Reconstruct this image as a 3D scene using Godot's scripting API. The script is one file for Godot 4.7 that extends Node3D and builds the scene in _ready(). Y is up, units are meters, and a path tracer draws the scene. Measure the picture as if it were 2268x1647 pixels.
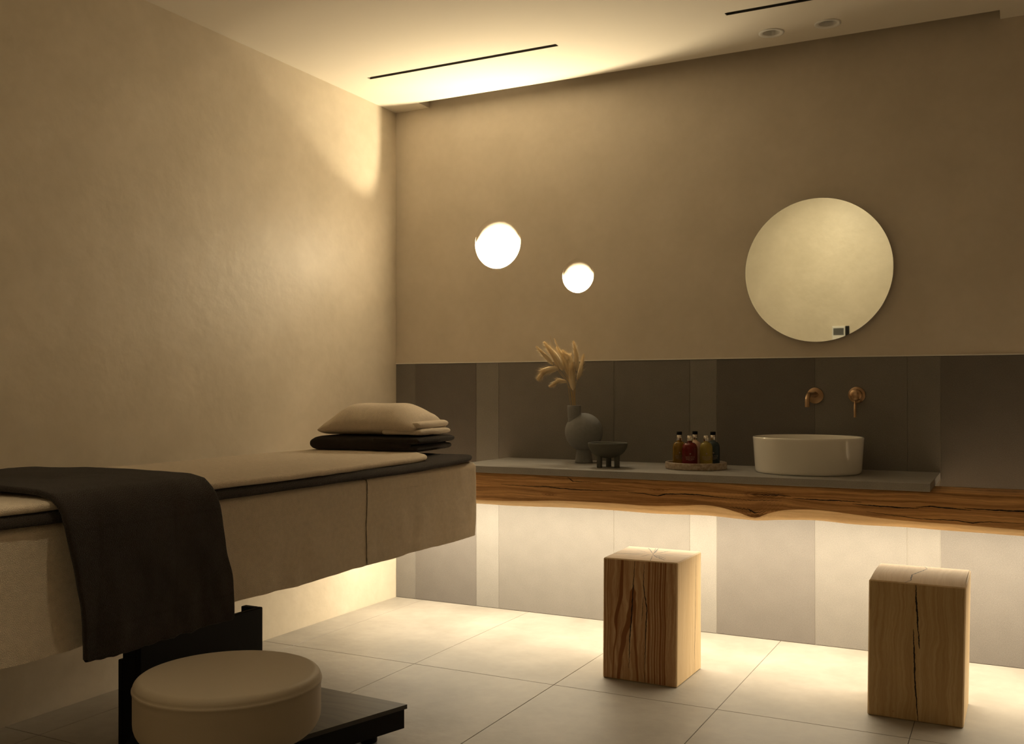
extends Node3D
# A spa treatment room at night. x runs along the tiled wall, z comes out of it towards the viewer, corner of the room at the origin.

const CEIL := 2.505
const ROOM_X := 3.9
const PI2 := PI * 2.0

class MB:
	var st := SurfaceTool.new()
	func _init():
		st.begin(Mesh.PRIMITIVE_TRIANGLES)
	func flat():
		st.set_smooth_group(-1)
	func soft(g := 0):
		st.set_smooth_group(g)
	func v(p: Vector3, uv: Vector2):
		st.set_uv(uv)
		st.add_vertex(p)
	func tri(a: Vector3, b: Vector3, c: Vector3, ua := Vector2.ZERO, ub := Vector2.ZERO, uc := Vector2.ZERO):
		v(a, ua); v(c, uc); v(b, ub)
	func quad(a: Vector3, b: Vector3, c: Vector3, d: Vector3, ua := Vector2(0, 1), ub := Vector2(1, 1), uc := Vector2(1, 0), ud := Vector2(0, 0)):
		tri(a, b, c, ua, ub, uc)
		tri(a, c, d, ua, uc, ud)
	func poly_out(pts: Array, mid: Vector3):
		var n: Vector3 = (pts[1] - pts[0]).cross(pts[2] - pts[0])
		var c := Vector3.ZERO
		for p in pts: c += p
		c /= pts.size()
		var q := pts.duplicate()
		if n.dot(c - mid) < 0.0: q.reverse()
		for i in range(1, q.size() - 1):
			tri(q[0], q[i], q[i + 1], Vector2(q[0].x, -q[0].y), Vector2(q[i].x, -q[i].y), Vector2(q[i + 1].x, -q[i + 1].y))
	# a box with chamfered edges
	func box(c: Vector3, s: Vector3, b := 0.002):
		flat()
		var h := s * 0.5
		b = min(b, min(h.x, min(h.y, h.z)) * 0.9)
		var P := {}
		for sx in [-1, 1]:
			for sy in [-1, 1]:
				for sz in [-1, 1]:
					P[[sx, sy, sz, 0]] = c + Vector3(sx * h.x, sy * (h.y - b), sz * (h.z - b))
					P[[sx, sy, sz, 1]] = c + Vector3(sx * (h.x - b), sy * h.y, sz * (h.z - b))
					P[[sx, sy, sz, 2]] = c + Vector3(sx * (h.x - b), sy * (h.y - b), sz * h.z)
					poly_out([P[[sx, sy, sz, 0]], P[[sx, sy, sz, 1]], P[[sx, sy, sz, 2]]], c)
		for s1 in [-1, 1]:
			poly_out([P[[s1, -1, -1, 0]], P[[s1, 1, -1, 0]], P[[s1, 1, 1, 0]], P[[s1, -1, 1, 0]]], c)
			poly_out([P[[-1, s1, -1, 1]], P[[1, s1, -1, 1]], P[[1, s1, 1, 1]], P[[-1, s1, 1, 1]]], c)
			poly_out([P[[-1, -1, s1, 2]], P[[1, -1, s1, 2]], P[[1, 1, s1, 2]], P[[-1, 1, s1, 2]]], c)
			for s2 in [-1, 1]:
				poly_out([P[[s1, s2, -1, 0]], P[[s1, s2, 1, 0]], P[[s1, s2, 1, 1]], P[[s1, s2, -1, 1]]], c)
				poly_out([P[[s1, -1, s2, 0]], P[[s1, 1, s2, 0]], P[[s1, 1, s2, 2]], P[[s1, -1, s2, 2]]], c)
				poly_out([P[[-1, s1, s2, 1]], P[[1, s1, s2, 1]], P[[1, s1, s2, 2]], P[[-1, s1, s2, 2]]], c)
	# du x dv points outwards
	func grid(f: Callable, nu: int, nv: int):
		soft()
		var P := []
		for j in nv + 1:
			var row := []
			for i in nu + 1:
				row.append(f.call(float(i) / nu, float(j) / nv))
			P.append(row)
		for j in nv:
			for i in nu:
				var u0 := float(i) / nu; var u1 := float(i + 1) / nu
				var v0 := float(j) / nv; var v1 := float(j + 1) / nv
				quad(P[j][i], P[j][i + 1], P[j + 1][i + 1], P[j + 1][i], Vector2(u0, v0), Vector2(u1, v0), Vector2(u1, v1), Vector2(u0, v1))
	# profile of (radius, height) from the bottom outside upwards
	func lathe(pr: Array, n := 40, xf := Transform3D.IDENTITY):
		soft()
		for j in pr.size() - 1:
			var a: Vector2 = pr[j]; var b: Vector2 = pr[j + 1]
			for i in n:
				var t0 := PI2 * i / n; var t1 := PI2 * (i + 1) / n
				var p00 := xf * Vector3(a.x * cos(t0), a.y, -a.x * sin(t0))
				var p10 := xf * Vector3(a.x * cos(t1), a.y, -a.x * sin(t1))
				var p11 := xf * Vector3(b.x * cos(t1), b.y, -b.x * sin(t1))
				var p01 := xf * Vector3(b.x * cos(t0), b.y, -b.x * sin(t0))
				var u0 := float(i) / n; var u1 := float(i + 1) / n
				var v0 := float(j) / (pr.size() - 1); var v1 := float(j + 1) / (pr.size() - 1)
				if a.x > 1e-6: tri(p00, p10, p11, Vector2(u0, v0), Vector2(u1, v0), Vector2(u1, v1))
				if b.x > 1e-6: tri(p00, p11, p01, Vector2(u0, v0), Vector2(u1, v1), Vector2(u0, v1))
	func tube(pts: Array, rad: Array, n := 14, caps := true):
		soft()
		var rings := []
		var nrm := Vector3.UP
		for k in pts.size():
			var d: Vector3
			if k == 0: d = pts[1] - pts[0]
			elif k == pts.size() - 1: d = pts[k] - pts[k - 1]
			else: d = pts[k + 1] - pts[k - 1]
			d = d.normalized()
			if k == 0 and absf(d.dot(nrm)) > 0.9: nrm = Vector3.RIGHT
			var x := (nrm - d * nrm.dot(d)).normalized()
			nrm = x
			var y := d.cross(x)
			var ring := []
			for i in n:
				var t := PI2 * i / n
				ring.append(pts[k] + (x * cos(t) + y * sin(t)) * rad[k])
			rings.append(ring)
		for k in pts.size() - 1:
			for i in n:
				var i2 := (i + 1) % n
				quad(rings[k][i], rings[k][i2], rings[k + 1][i2], rings[k + 1][i])
		if caps:
			flat()
			for i in range(1, n - 1):
				tri(rings[0][0], rings[0][i + 1], rings[0][i])
				var e: Array = rings[-1]
				tri(e[0], e[i], e[i + 1])
	func done() -> ArrayMesh:
		st.generate_normals()
		return st.commit()

var taken := {}
func numbered(called: String) -> String:
	if not taken.has(called):
		taken[called] = 0
		return called
	taken[called] += 1
	return "%s_%03d" % [called, taken[called]]

func tag(o: Node, label: String, category: String, group := ""):
	o.set_meta("label", label); o.set_meta("category", category)
	if group != "": o.set_meta("group", group)

func thing(called: String, label: String, category: String, at := Vector3.ZERO, turn := 0.0, group := "") -> Node3D:
	var o := Node3D.new()
	o.name = numbered(called); add_child(o)
	o.position = at; o.rotation.y = turn
	tag(o, label, category, group)
	return o

func part(called: String, parent: Node, mesh: Mesh, m: Material) -> MeshInstance3D:
	var o := MeshInstance3D.new()
	o.name = numbered(called) if parent == self else called
	o.mesh = mesh; o.material_override = m
	o.cast_shadow = GeometryInstance3D.SHADOW_CASTING_SETTING_ON
	parent.add_child(o, true)
	return o

func struct(called: String, mesh: Mesh, m: Material) -> MeshInstance3D:
	var o := part(called, self, mesh, m)
	o.set_meta("kind", "structure")
	return o

# ---------- materials ----------
func lin(r: float, g: float, b: float) -> Color:
	return Color(r, g, b).linear_to_srgb()

func mat(c: Color, rough: float, metal := 0.0, spec := 0.5) -> StandardMaterial3D:
	var m := StandardMaterial3D.new()
	m.albedo_color = c; m.roughness = rough; m.metallic = metal; m.metallic_specular = spec
	return m

func noise(freq: float, octaves: int, rseed: int, type := FastNoiseLite.TYPE_SIMPLEX_SMOOTH) -> FastNoiseLite:
	var n := FastNoiseLite.new()
	n.noise_type = type; n.frequency = freq; n.seed = rseed
	n.fractal_octaves = octaves
	return n

# a seamless mottled colour texture between two sRGB colours
func mottle(size: int, layers: Array, a: Color, b: Color) -> ImageTexture:
	var ims := []
	for l in layers:
		var im: Image = noise(l[0], l[1], l[2]).get_seamless_image(size, size)
		im.convert(Image.FORMAT_L8)
		ims.append([im.get_data(), l[3]])
	var data := PackedByteArray(); data.resize(size * size * 3)
	for i in size * size:
		var t := 0.5
		for q in ims: t += (q[0][i] / 255.0 - 0.5) * q[1]
		t = clampf(t, 0, 1)
		data[i * 3] = int(lerpf(a.r8, b.r8, t)); data[i * 3 + 1] = int(lerpf(a.g8, b.g8, t)); data[i * 3 + 2] = int(lerpf(a.b8, b.b8, t))
	var out := Image.create_from_data(size, size, false, Image.FORMAT_RGB8, data)
	out.generate_mipmaps()
	return ImageTexture.create_from_image(out)

func relief(size: int, freq: float, octaves: int, rseed: int, strength: float, type := FastNoiseLite.TYPE_SIMPLEX_SMOOTH) -> ImageTexture:
	var im: Image = noise(freq, octaves, rseed, type).get_seamless_image(size, size)
	im.convert(Image.FORMAT_RGBA8)
	im.bump_map_to_normal_map(strength)
	return ImageTexture.create_from_image(im)

func world_tri(m: StandardMaterial3D, scale: float) -> StandardMaterial3D:
	m.uv1_triplanar = true; m.uv1_world_triplanar = true
	m.uv1_scale = Vector3.ONE * scale
	return m

func own_tri(m: StandardMaterial3D, scale: float) -> StandardMaterial3D:
	m.uv1_triplanar = true
	m.uv1_scale = Vector3.ONE * scale
	return m

# wood: growth lines along u or v, with bands, checks and knots given in uv
func wood_image(w: int, h: int, along_x: bool, rseed: int, light: Color, dark: Color, lines: float, amount: float, bands: Array, cracks: Array, knots: Array) -> ImageTexture:
	var n1 := noise(1.0, 3, rseed); var n2 := noise(1.0, 4, rseed + 7); var n3 := noise(1.0, 2, rseed + 13)
	var im := Image.create(w, h, false, Image.FORMAT_RGB8)
	var asp := float(w) / h
	for y in h:
		for x in w:
			var u := (x + 0.5) / w; var v := (y + 0.5) / h
			var l := u * asp if along_x else v / asp   # along the grain
			var c := v if along_x else u               # across it
			var kd := 0.0
			for k in knots:
				var dx: float = (u - k[0]) * asp / k[2] if along_x else (u - k[0]) / k[2]
				var dy: float = (v - k[1]) / k[3]
				var q := dx * dx * 0.35 + dy * dy
				c += (v - k[1]) * 1.2 * exp(-q * 0.6) * (1.0 if along_x else 0.0)
				var r := sqrt(dx * dx + dy * dy)
				kd = maxf(kd, k[4] * clampf(1.35 - r, 0, 1) * (0.6 + 0.4 * sin(r * 14.0)))
			var wc := c + 0.05 * n1.get_noise_2d(l * 1.1, c * 2.0) + 0.012 * n2.get_noise_2d(l * 5.0, c * 6.0)
			var g := n3.get_noise_2d(l * 0.35, wc * lines) * 0.6 + n2.get_noise_2d(l * 1.6, wc * lines * 4.0) * 0.35
			var fine := n2.get_noise_2d(l * 9.0 + 40.0, c * 160.0) * 0.25
			var t := clampf(0.42 + (g + fine) * amount, 0, 1)
			for b in bands:
				t = maxf(t, stripe(b, u, v) * b[0])
			t = clampf(t + kd, 0, 1)
			var col := light.lerp(dark, t)
			im.set_pixel(x, y, col)
	for k in cracks:
		draw_crack(im, k, rseed)
	im.generate_mipmaps()
	return ImageTexture.create_from_image(im)

# band = [strength, softness, [u, v, halfwidth], ...] running down the image
func stripe(b: Array, u: float, v: float) -> float:
	var best := 0.0
	for i in range(2, b.size() - 1):
		var p: Array = b[i]; var q: Array = b[i + 1]
		if v < p[1] or v > q[1]: continue
		var s: float = (v - p[1]) / maxf(q[1] - p[1], 1e-5)
		s = smoothstep(0, 1, s)
		var d: float = absf(u - lerpf(p[0], q[0], s)) - lerpf(p[2], q[2], s)
		best = maxf(best, 1.0 - smoothstep(-b[1], b[1], d))
	return best

# crack = [half width in pixels, [u, v], ...]
func draw_crack(im: Image, k: Array, rseed: int):
	var w := im.get_width(); var h := im.get_height()
	var nn := noise(0.05, 2, rseed + 91)
	for i in range(1, k.size() - 1):
		var a := Vector2(k[i][0] * w, k[i][1] * h); var b := Vector2(k[i + 1][0] * w, k[i + 1][1] * h)
		var steps := int(a.distance_to(b)) + 1
		for s in steps:
			var f := float(s) / steps
			var whole := (i - 1 + f) / (k.size() - 2)
			var half: float = k[0] * (0.25 + 0.75 * sin(PI * clampf(whole, 0.02, 0.98))) * (1.0 + 0.4 * nn.get_noise_1d(whole * 400.0))
			var p := a.lerp(b, f) + Vector2(nn.get_noise_1d(s * 0.8 + i * 50), nn.get_noise_1d(s * 0.8 + 900 + i * 50)) * 1.6
			var R := int(ceil(half)) + 1
			for yy in range(-R, R + 1):
				for xx in range(-R, R + 1):
					var px := int(p.x) + xx; var py := int(p.y) + yy
					if px < 0 or py < 0 or px >= w or py >= h: continue
					var d := Vector2(px + 0.5, py + 0.5).distance_to(p)
					var t := clampf(half + 0.6 - d, 0, 1)
					if t > 0: im.set_pixel(px, py, im.get_pixel(px, py).lerp(Color(0.06, 0.035, 0.02), t * 0.92))

var M := {}
func make_materials():
	var pl := mat(Color.WHITE, 0.5, 0.0, 0.5)
	pl.albedo_texture = mottle(1024, [[0.006, 4, 3, 0.9], [0.04, 3, 5, 0.35]], lin(0.60, 0.53, 0.43), lin(0.68, 0.605, 0.50))
	pl.normal_enabled = true; pl.normal_texture = relief(1024, 0.012, 4, 21, 2.0); pl.normal_scale = 0.2
	M.plaster = world_tri(pl, 0.45)
	var pp := mat(Color.WHITE, 0.47, 0.0, 0.5)
	pp.albedo_texture = mottle(1024, [[0.006, 4, 33, 0.9], [0.03, 3, 35, 0.4]], lin(0.585, 0.507, 0.39), lin(0.68, 0.60, 0.475))
	pp.normal_enabled = true; pp.normal_texture = relief(1024, 0.02, 4, 23, 3.0); pp.normal_scale = 0.2
	M.polished = world_tri(pp, 0.5)
	M.ceiling = mat(lin(0.72, 0.66, 0.56), 0.85, 0.0, 0.2)
	M.lampwhite = mat(lin(0.90, 0.885, 0.86), 0.7, 0.0, 0.3)
	M.grout = mat(lin(0.27, 0.25, 0.22), 0.9)
	M.floorgrout = mat(lin(0.16, 0.14, 0.12), 0.9)
	for k in 3:
		var f := [[0.148, 0.135, 0.122], [0.192, 0.177, 0.160], [0.23, 0.214, 0.194]][k] as Array
		var t := mat(Color.WHITE, 0.6, 0.0, 0.35)
		t.albedo_texture = mottle(512, [[0.42, 2, 41 + k, 1.3], [0.012, 3, 51 + k, 0.2]], lin(f[0] * 0.80, f[1] * 0.80, f[2] * 0.80), lin(f[0] * 1.2, f[1] * 1.2, f[2] * 1.2))
		M["tile%d" % k] = world_tri(t, 1.4)
	var fl := mat(Color.WHITE, 0.5, 0.0, 0.5)
	fl.albedo_texture = mottle(1024, [[0.005, 5, 61, 1.1], [0.4, 1, 63, 0.25], [0.03, 3, 64, 0.35]], lin(0.27, 0.245, 0.208), lin(0.35, 0.32, 0.275))
	fl.normal_enabled = true; fl.normal_texture = relief(512, 0.03, 4, 65, 1.5); fl.normal_scale = 0.25
	M.floor = world_tri(fl, 0.55)
	var sl := mat(Color.WHITE, 0.6, 0.0, 0.4)
	sl.albedo_texture = mottle(512, [[0.3, 2, 71, 1.0], [0.01, 3, 73, 0.4]], lin(0.26, 0.248, 0.232), lin(0.38, 0.366, 0.342))
	M.slab = world_tri(sl, 1.6)
	M.trim = mat(lin(0.78, 0.74, 0.67), 0.5)
	for k in 2:
		var c: Array = [[0.72, 0.615, 0.485], [0.036, 0.028, 0.024]][k]
		var t := mat(Color.WHITE, 0.95, 0.0, 0.15)
		t.albedo_texture = mottle(512, [[0.22, 3, 81 + k, 1.1], [0.02, 3, 83 + k, 0.35]], lin(c[0] * 0.82, c[1] * 0.82, c[2] * 0.82), lin(c[0] * 1.15, c[1] * 1.15, c[2] * 1.15))
		t.normal_enabled = true; t.normal_texture = relief(512, 0.16, 3, 87 + k, 8.0); t.normal_scale = 0.9
		t.rim_enabled = true; t.rim = 0.25; t.rim_tint = 0.9
		M["terry%d" % k] = own_tri(t, 4.5)
	M.black = mat(lin(0.007, 0.0062, 0.005), 0.6, 0.0, 0.25)
	var bw := mat(Color.WHITE, 0.42, 0.0, 0.5)
	bw.albedo_texture = wood_image(512, 512, true, 301, lin(0.040, 0.034, 0.029), lin(0.008, 0.007, 0.006), 30.0, 1.1, [], [], [])
	M.blackwood = bw
	M.leather = mat(lin(0.36, 0.30, 0.22), 0.55, 0.0, 0.35)
	M.leather.normal_enabled = true; M.leather.normal_texture = relief(512, 0.15, 2, 91, 1.2); M.leather.normal_scale = 0.2
	own_tri(M.leather, 4.0)
	M.ceramic = mat(lin(0.88, 0.85, 0.79), 0.12, 0.0, 0.5)
	M.brass = mat(lin(0.46, 0.31, 0.19), 0.34, 1.0)
	M.silver = mat(lin(0.80, 0.76, 0.70), 0.14, 1.0)
	M.steel = mat(lin(0.45, 0.43, 0.40), 0.3, 1.0)
	M.mirror = mat(lin(0.86, 0.88, 0.80), 0.015, 1.0)
	M.mirroredge = mat(lin(0.62, 0.60, 0.55), 0.2, 0.7)
	var vs := mat(Color.WHITE, 0.85, 0.0, 0.25)
	vs.albedo_texture = mottle(512, [[0.2, 3, 95, 0.8], [0.02, 3, 96, 0.5]], lin(0.19, 0.192, 0.19), lin(0.27, 0.272, 0.266))
	vs.normal_enabled = true; vs.normal_texture = relief(512, 0.12, 3, 97, 3.0); vs.normal_scale = 0.4
	M.stoneware = own_tri(vs, 4.0)
	var bo := mat(Color.WHITE, 0.8, 0.0, 0.3)
	bo.albedo_texture = mottle(256, [[0.2, 3, 98, 0.8]], lin(0.105, 0.106, 0.096), lin(0.15, 0.15, 0.136))
	M.bowl = own_tri(bo, 4.0)
	var tr := mat(Color.WHITE, 0.45, 0.0, 0.5)
	tr.albedo_texture = mottle(512, [[0.02, 5, 101, 1.3], [0.15, 2, 102, 0.4]], lin(0.24, 0.17, 0.115), lin(0.52, 0.43, 0.33))
	M.travertine = own_tri(tr, 5.0)
	M.straw = mat(lin(0.52, 0.38, 0.18), 0.8, 0.0, 0.2)
	M.plume = mat(lin(0.80, 0.68, 0.47), 0.9, 0.0, 0.15)
	M.plume.backlight_enabled = true; M.plume.backlight = Color(0.5, 0.4, 0.25)
	M.darkhole = mat(lin(0.05, 0.045, 0.04), 0.8)
	M.white = mat(lin(0.72, 0.70, 0.66), 0.5)

# ---------- the scene ----------
const WARM := Color(1.0, 0.925, 0.775)

func _ready():
	# camera
	var cam := Camera3D.new()
	cam.name = "camera"
	cam.projection = Camera3D.PROJECTION_FRUSTUM
	cam.near = 0.05; cam.far = 60.0
	cam.size = 0.05 * 1647.0 / 2165.0
	cam.frustum_offset = Vector2(0, 0.05 * 43.5 / 2165.0)
	cam.position = Vector3(2.8499, 1.0625, 4.2322)
	cam.rotation.y = deg_to_rad(27.186)
	add_child(cam); cam.current = true
	# no daylight reaches the room: black surroundings, lamps only
	var we := WorldEnvironment.new()
	we.name = "environment"
	var env := Environment.new()
	env.background_mode = Environment.BG_COLOR
	env.background_color = Color.BLACK
	env.tonemap_mode = Environment.TONE_MAPPER_LINEAR
	env.tonemap_exposure = 1.0
	env.sdfgi_enabled = true; env.ssao_enabled = true; env.ssil_enabled = true
	we.environment = env
	add_child(we)
	make_materials()
	lamps()
	led_strip()
	wall_washer()
	shell()
	beam_and_slab()
	stools()
	bed()
	therapist_stool()
	basin_and_taps()
	mirror()
	counter_things()
	ceiling_things()

const BIG := Vector2(0.597, 1.793)
const SMALL := Vector2(1.025, 1.608)

# a light niche: an opening flush in the plaster, a scooped white bowl behind it, a small lamp tucked below the opening's lower lip
func niche(c: Vector2, r: float, k: float, d: float, energy: float, tilt: float, glow: float, label: String):
	var t := thing("wall_lamp", label, "wall lamp", Vector3(c.x, c.y, 0))
	var b := MB.new()
	var Rb := k + 0.035
	b.grid(func(u, v):
		var th: float = u * PI2
		var s: float = sin(th)
		var R: float = lerpf(r + 0.004, Rb, smoothstep(0.35, -1.0, s))
		var rho: float = 1.0 - v
		var y: float = R * rho * s
		# scooped: a wide soft roll under the upper rim, tighter at the sides, an undercut below the lower lip
		var f: float = r / 0.1265
		var e: float = R * v / f
		var low: float = smoothstep(-0.1, -0.75, s)
		var roll: float = lerpf(0.006, 0.20, pow((s + 1.0) / 2.0, 2.2))
		var steep: float = lerpf(0.32, 1.6, low)
		var x0: float = steep * roll
		var dep: float = e * e / (2.0 * roll) if e < x0 else x0 * x0 / (2.0 * roll) + steep * (e - x0)
		dep = minf(dep, lerpf(0.05, 0.062, low))
		dep = lerpf(dep, 0.044, smoothstep(0.5, 0.0, rho))
		return Vector3(R * rho * cos(th), y, -dep * f - 0.0006), 96, 60)
	part("bowl", t, b.done(), M.plaster)
	var l := MB.new()
	l.soft()
	for i in 96:
		var a0 := PI2 * i / 96; var a1 := PI2 * (i + 1) / 96
		var p0 := Vector3(cos(a0) * r, sin(a0) * r, 0); var p1 := Vector3(cos(a1) * r, sin(a1) * r, 0)
		var o := Vector3(0, 0, -0.003)
		l.quad(p0, p0 + o, p1 + o, p1)
	part("rim", t, l.done(), M.plaster)
	var g := MB.new()
	var pr := []
	for i in 9:
		var a := PI * i / 8.0 - PI / 2
		pr.append(Vector2(0.007 * cos(a), 0.007 * sin(a)))
	g.lathe(pr, 16)
	var em := mat(Color(1, 0.9, 0.75), 0.5)
	em.emission_enabled = true; em.emission = WARM; em.emission_energy_multiplier = 8.0
	var bulb := part("led_bulb", t, g.done(), em)
	bulb.position = Vector3(-0.01, -k, -d)
	var o2 := AreaLight3D.new()
	o2.name = "lamp_light"
	o2.area_size = Vector2(0.014, 0.014)
	o2.light_color = WARM; o2.light_energy = energy
	o2.area_range = 12.0; o2.area_attenuation = 2.0; o2.shadow_enabled = true
	o2.position = bulb.position + Vector3(0, 0.0085, -0.003)
	o2.rotation.x = deg_to_rad(90 - tilt)   # faces up, tilted back at the bowl
	t.add_child(o2)
	# the light that the white bowl sends out through the opening
	var o3 := AreaLight3D.new()
	o3.name = "bowl_light"
	o3.area_size = Vector2(r * 1.35, r * 1.35)
	o3.light_color = WARM; o3.light_energy = glow
	o3.area_range = 12.0; o3.area_attenuation = 2.0; o3.shadow_enabled = true
	o3.position = Vector3(0, 0, 0.002)
	o3.rotation.y = PI   # faces into the room
	t.add_child(o3)

func lamps():
	niche(BIG, 0.1265, 0.1545, 0.0335, 2.9, 26.0, 0.44, "larger round light niche glowing in the beige wall, nearer the corner")
	niche(SMALL, 0.080, 0.088, 0.024, 0.65, 26.0, 0.42, "smaller round light niche glowing in the beige wall above the vase")

func led_strip():
	var t := thing("led_strip", "warm light strip under the rear edge of the wooden beam", "light strip", Vector3(ROOM_X / 2, 0.5925, 0.312))
	var h := MB.new()
	h.box(Vector3.ZERO, Vector3(ROOM_X - 0.14, 0.012, 0.018), 0.001)
	part("channel", t, h.done(), M.steel)
	var e := MB.new()
	e.box(Vector3(0, -0.0068, -0.002), Vector3(ROOM_X - 0.16, 0.0016, 0.012), 0.0004)
	var em := mat(Color(1, 0.92, 0.8), 0.5)
	em.emission_enabled = true; em.emission = WARM; em.emission_energy_multiplier = 2.0
	part("diffuser", t, e.done(), em)
	var a := AreaLight3D.new()
	a.name = "strip_light"
	a.area_size = Vector2(ROOM_X - 0.16, 0.012)
	a.light_color = Color(1.0, 0.935, 0.81); a.light_energy = 6.6
	a.area_range = 12.0; a.area_attenuation = 2.0; a.shadow_enabled = true
	a.position = Vector3(0, -0.0085, -0.002)
	a.rotation = Vector3(deg_to_rad(-90 + 11), 0, 0)
	t.add_child(a)

# a lit downlight in the ceiling in front of the wall that the mirror shows
func wall_washer():
	var t := thing("wall_washer", "lit ceiling downlight washing the wall opposite the mirror", "downlight", Vector3(1.6, CEIL, 2.7))
	var b := MB.new()
	b.lathe([Vector2(0.034, 0.0), Vector2(0.036, -0.0025), Vector2(0.046, -0.004), Vector2(0.050, 0.0)], 40)
	part("ring", t, b.done(), M.white)
	var em := mat(Color(1, 0.92, 0.8), 0.5)
	em.emission_enabled = true; em.emission = WARM; em.emission_energy_multiplier = 3.0
	b = MB.new()
	b.lathe([Vector2(0.0345, -0.0005), Vector2(0, -0.001)], 40)
	part("lens", t, b.done(), em)
	var s := SpotLight3D.new()
	s.name = "washer_light"
	s.light_color = WARM; s.light_energy = 1.8; s.light_size = 0.03
	s.spot_angle = 58.0; s.spot_angle_attenuation = 1.0; s.spot_range = 12.0; s.spot_attenuation = 2.0; s.shadow_enabled = true
	s.position = Vector3(0, -0.012, 0)
	t.add_child(s)
	s.look_at_from_position(t.position + s.position, Vector3(1.6, 1.55, 3.75), Vector3.UP)

# a horizontal plate with rectangular holes, cut into bars
func plate(b: MB, x0: float, x1: float, z0: float, z1: float, y0: float, y1: float, holes: Array):
	var xs := [x0, x1]; var zs := [z0, z1]
	for h in holes:
		for q in [h[0], h[1]]: if q > x0 and q < x1: xs.append(q)
		for q in [h[2], h[3]]: if q > z0 and q < z1: zs.append(q)
	xs.sort(); zs.sort()
	b.flat()
	var inside := func(x, z): 
		if x < x0 or x > x1 or z < z0 or z > z1: return false
		for h in holes:
			if x > h[0] and x < h[1] and z > h[2] and z < h[3]: return false
		return true
	for i in xs.size() - 1:
		for j in zs.size() - 1:
			var a: float = xs[i]; var c: float = xs[i + 1]; var e: float = zs[j]; var f: float = zs[j + 1]
			if c - a < 1e-6 or f - e < 1e-6: continue
			var mx := (a + c) / 2; var mz := (e + f) / 2
			if not inside.call(mx, mz): continue
			b.quad(Vector3(a, y0, e), Vector3(c, y0, e), Vector3(c, y0, f), Vector3(a, y0, f))
			b.quad(Vector3(a, y1, f), Vector3(c, y1, f), Vector3(c, y1, e), Vector3(a, y1, e))
			if not inside.call(a - 1e-4, mz): b.quad(Vector3(a, y0, e), Vector3(a, y0, f), Vector3(a, y1, f), Vector3(a, y1, e))
			if not inside.call(c + 1e-4, mz): b.quad(Vector3(c, y0, f), Vector3(c, y0, e), Vector3(c, y1, e), Vector3(c, y1, f))
			if not inside.call(mx, e - 1e-4): b.quad(Vector3(c, y0, e), Vector3(a, y0, e), Vector3(a, y1, e), Vector3(c, y1, e))
			if not inside.call(mx, f + 1e-4): b.quad(Vector3(a, y0, f), Vector3(c, y0, f), Vector3(c, y1, f), Vector3(a, y1, f))

const DOWNLIGHTS := [Vector2(1.982, 0.259), Vector2(2.20, 0.259)]
const SLOTS := [[0.204, 1.157, 0.514, 0.539], [1.869, 2.82, 0.521, 0.546]]

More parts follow.
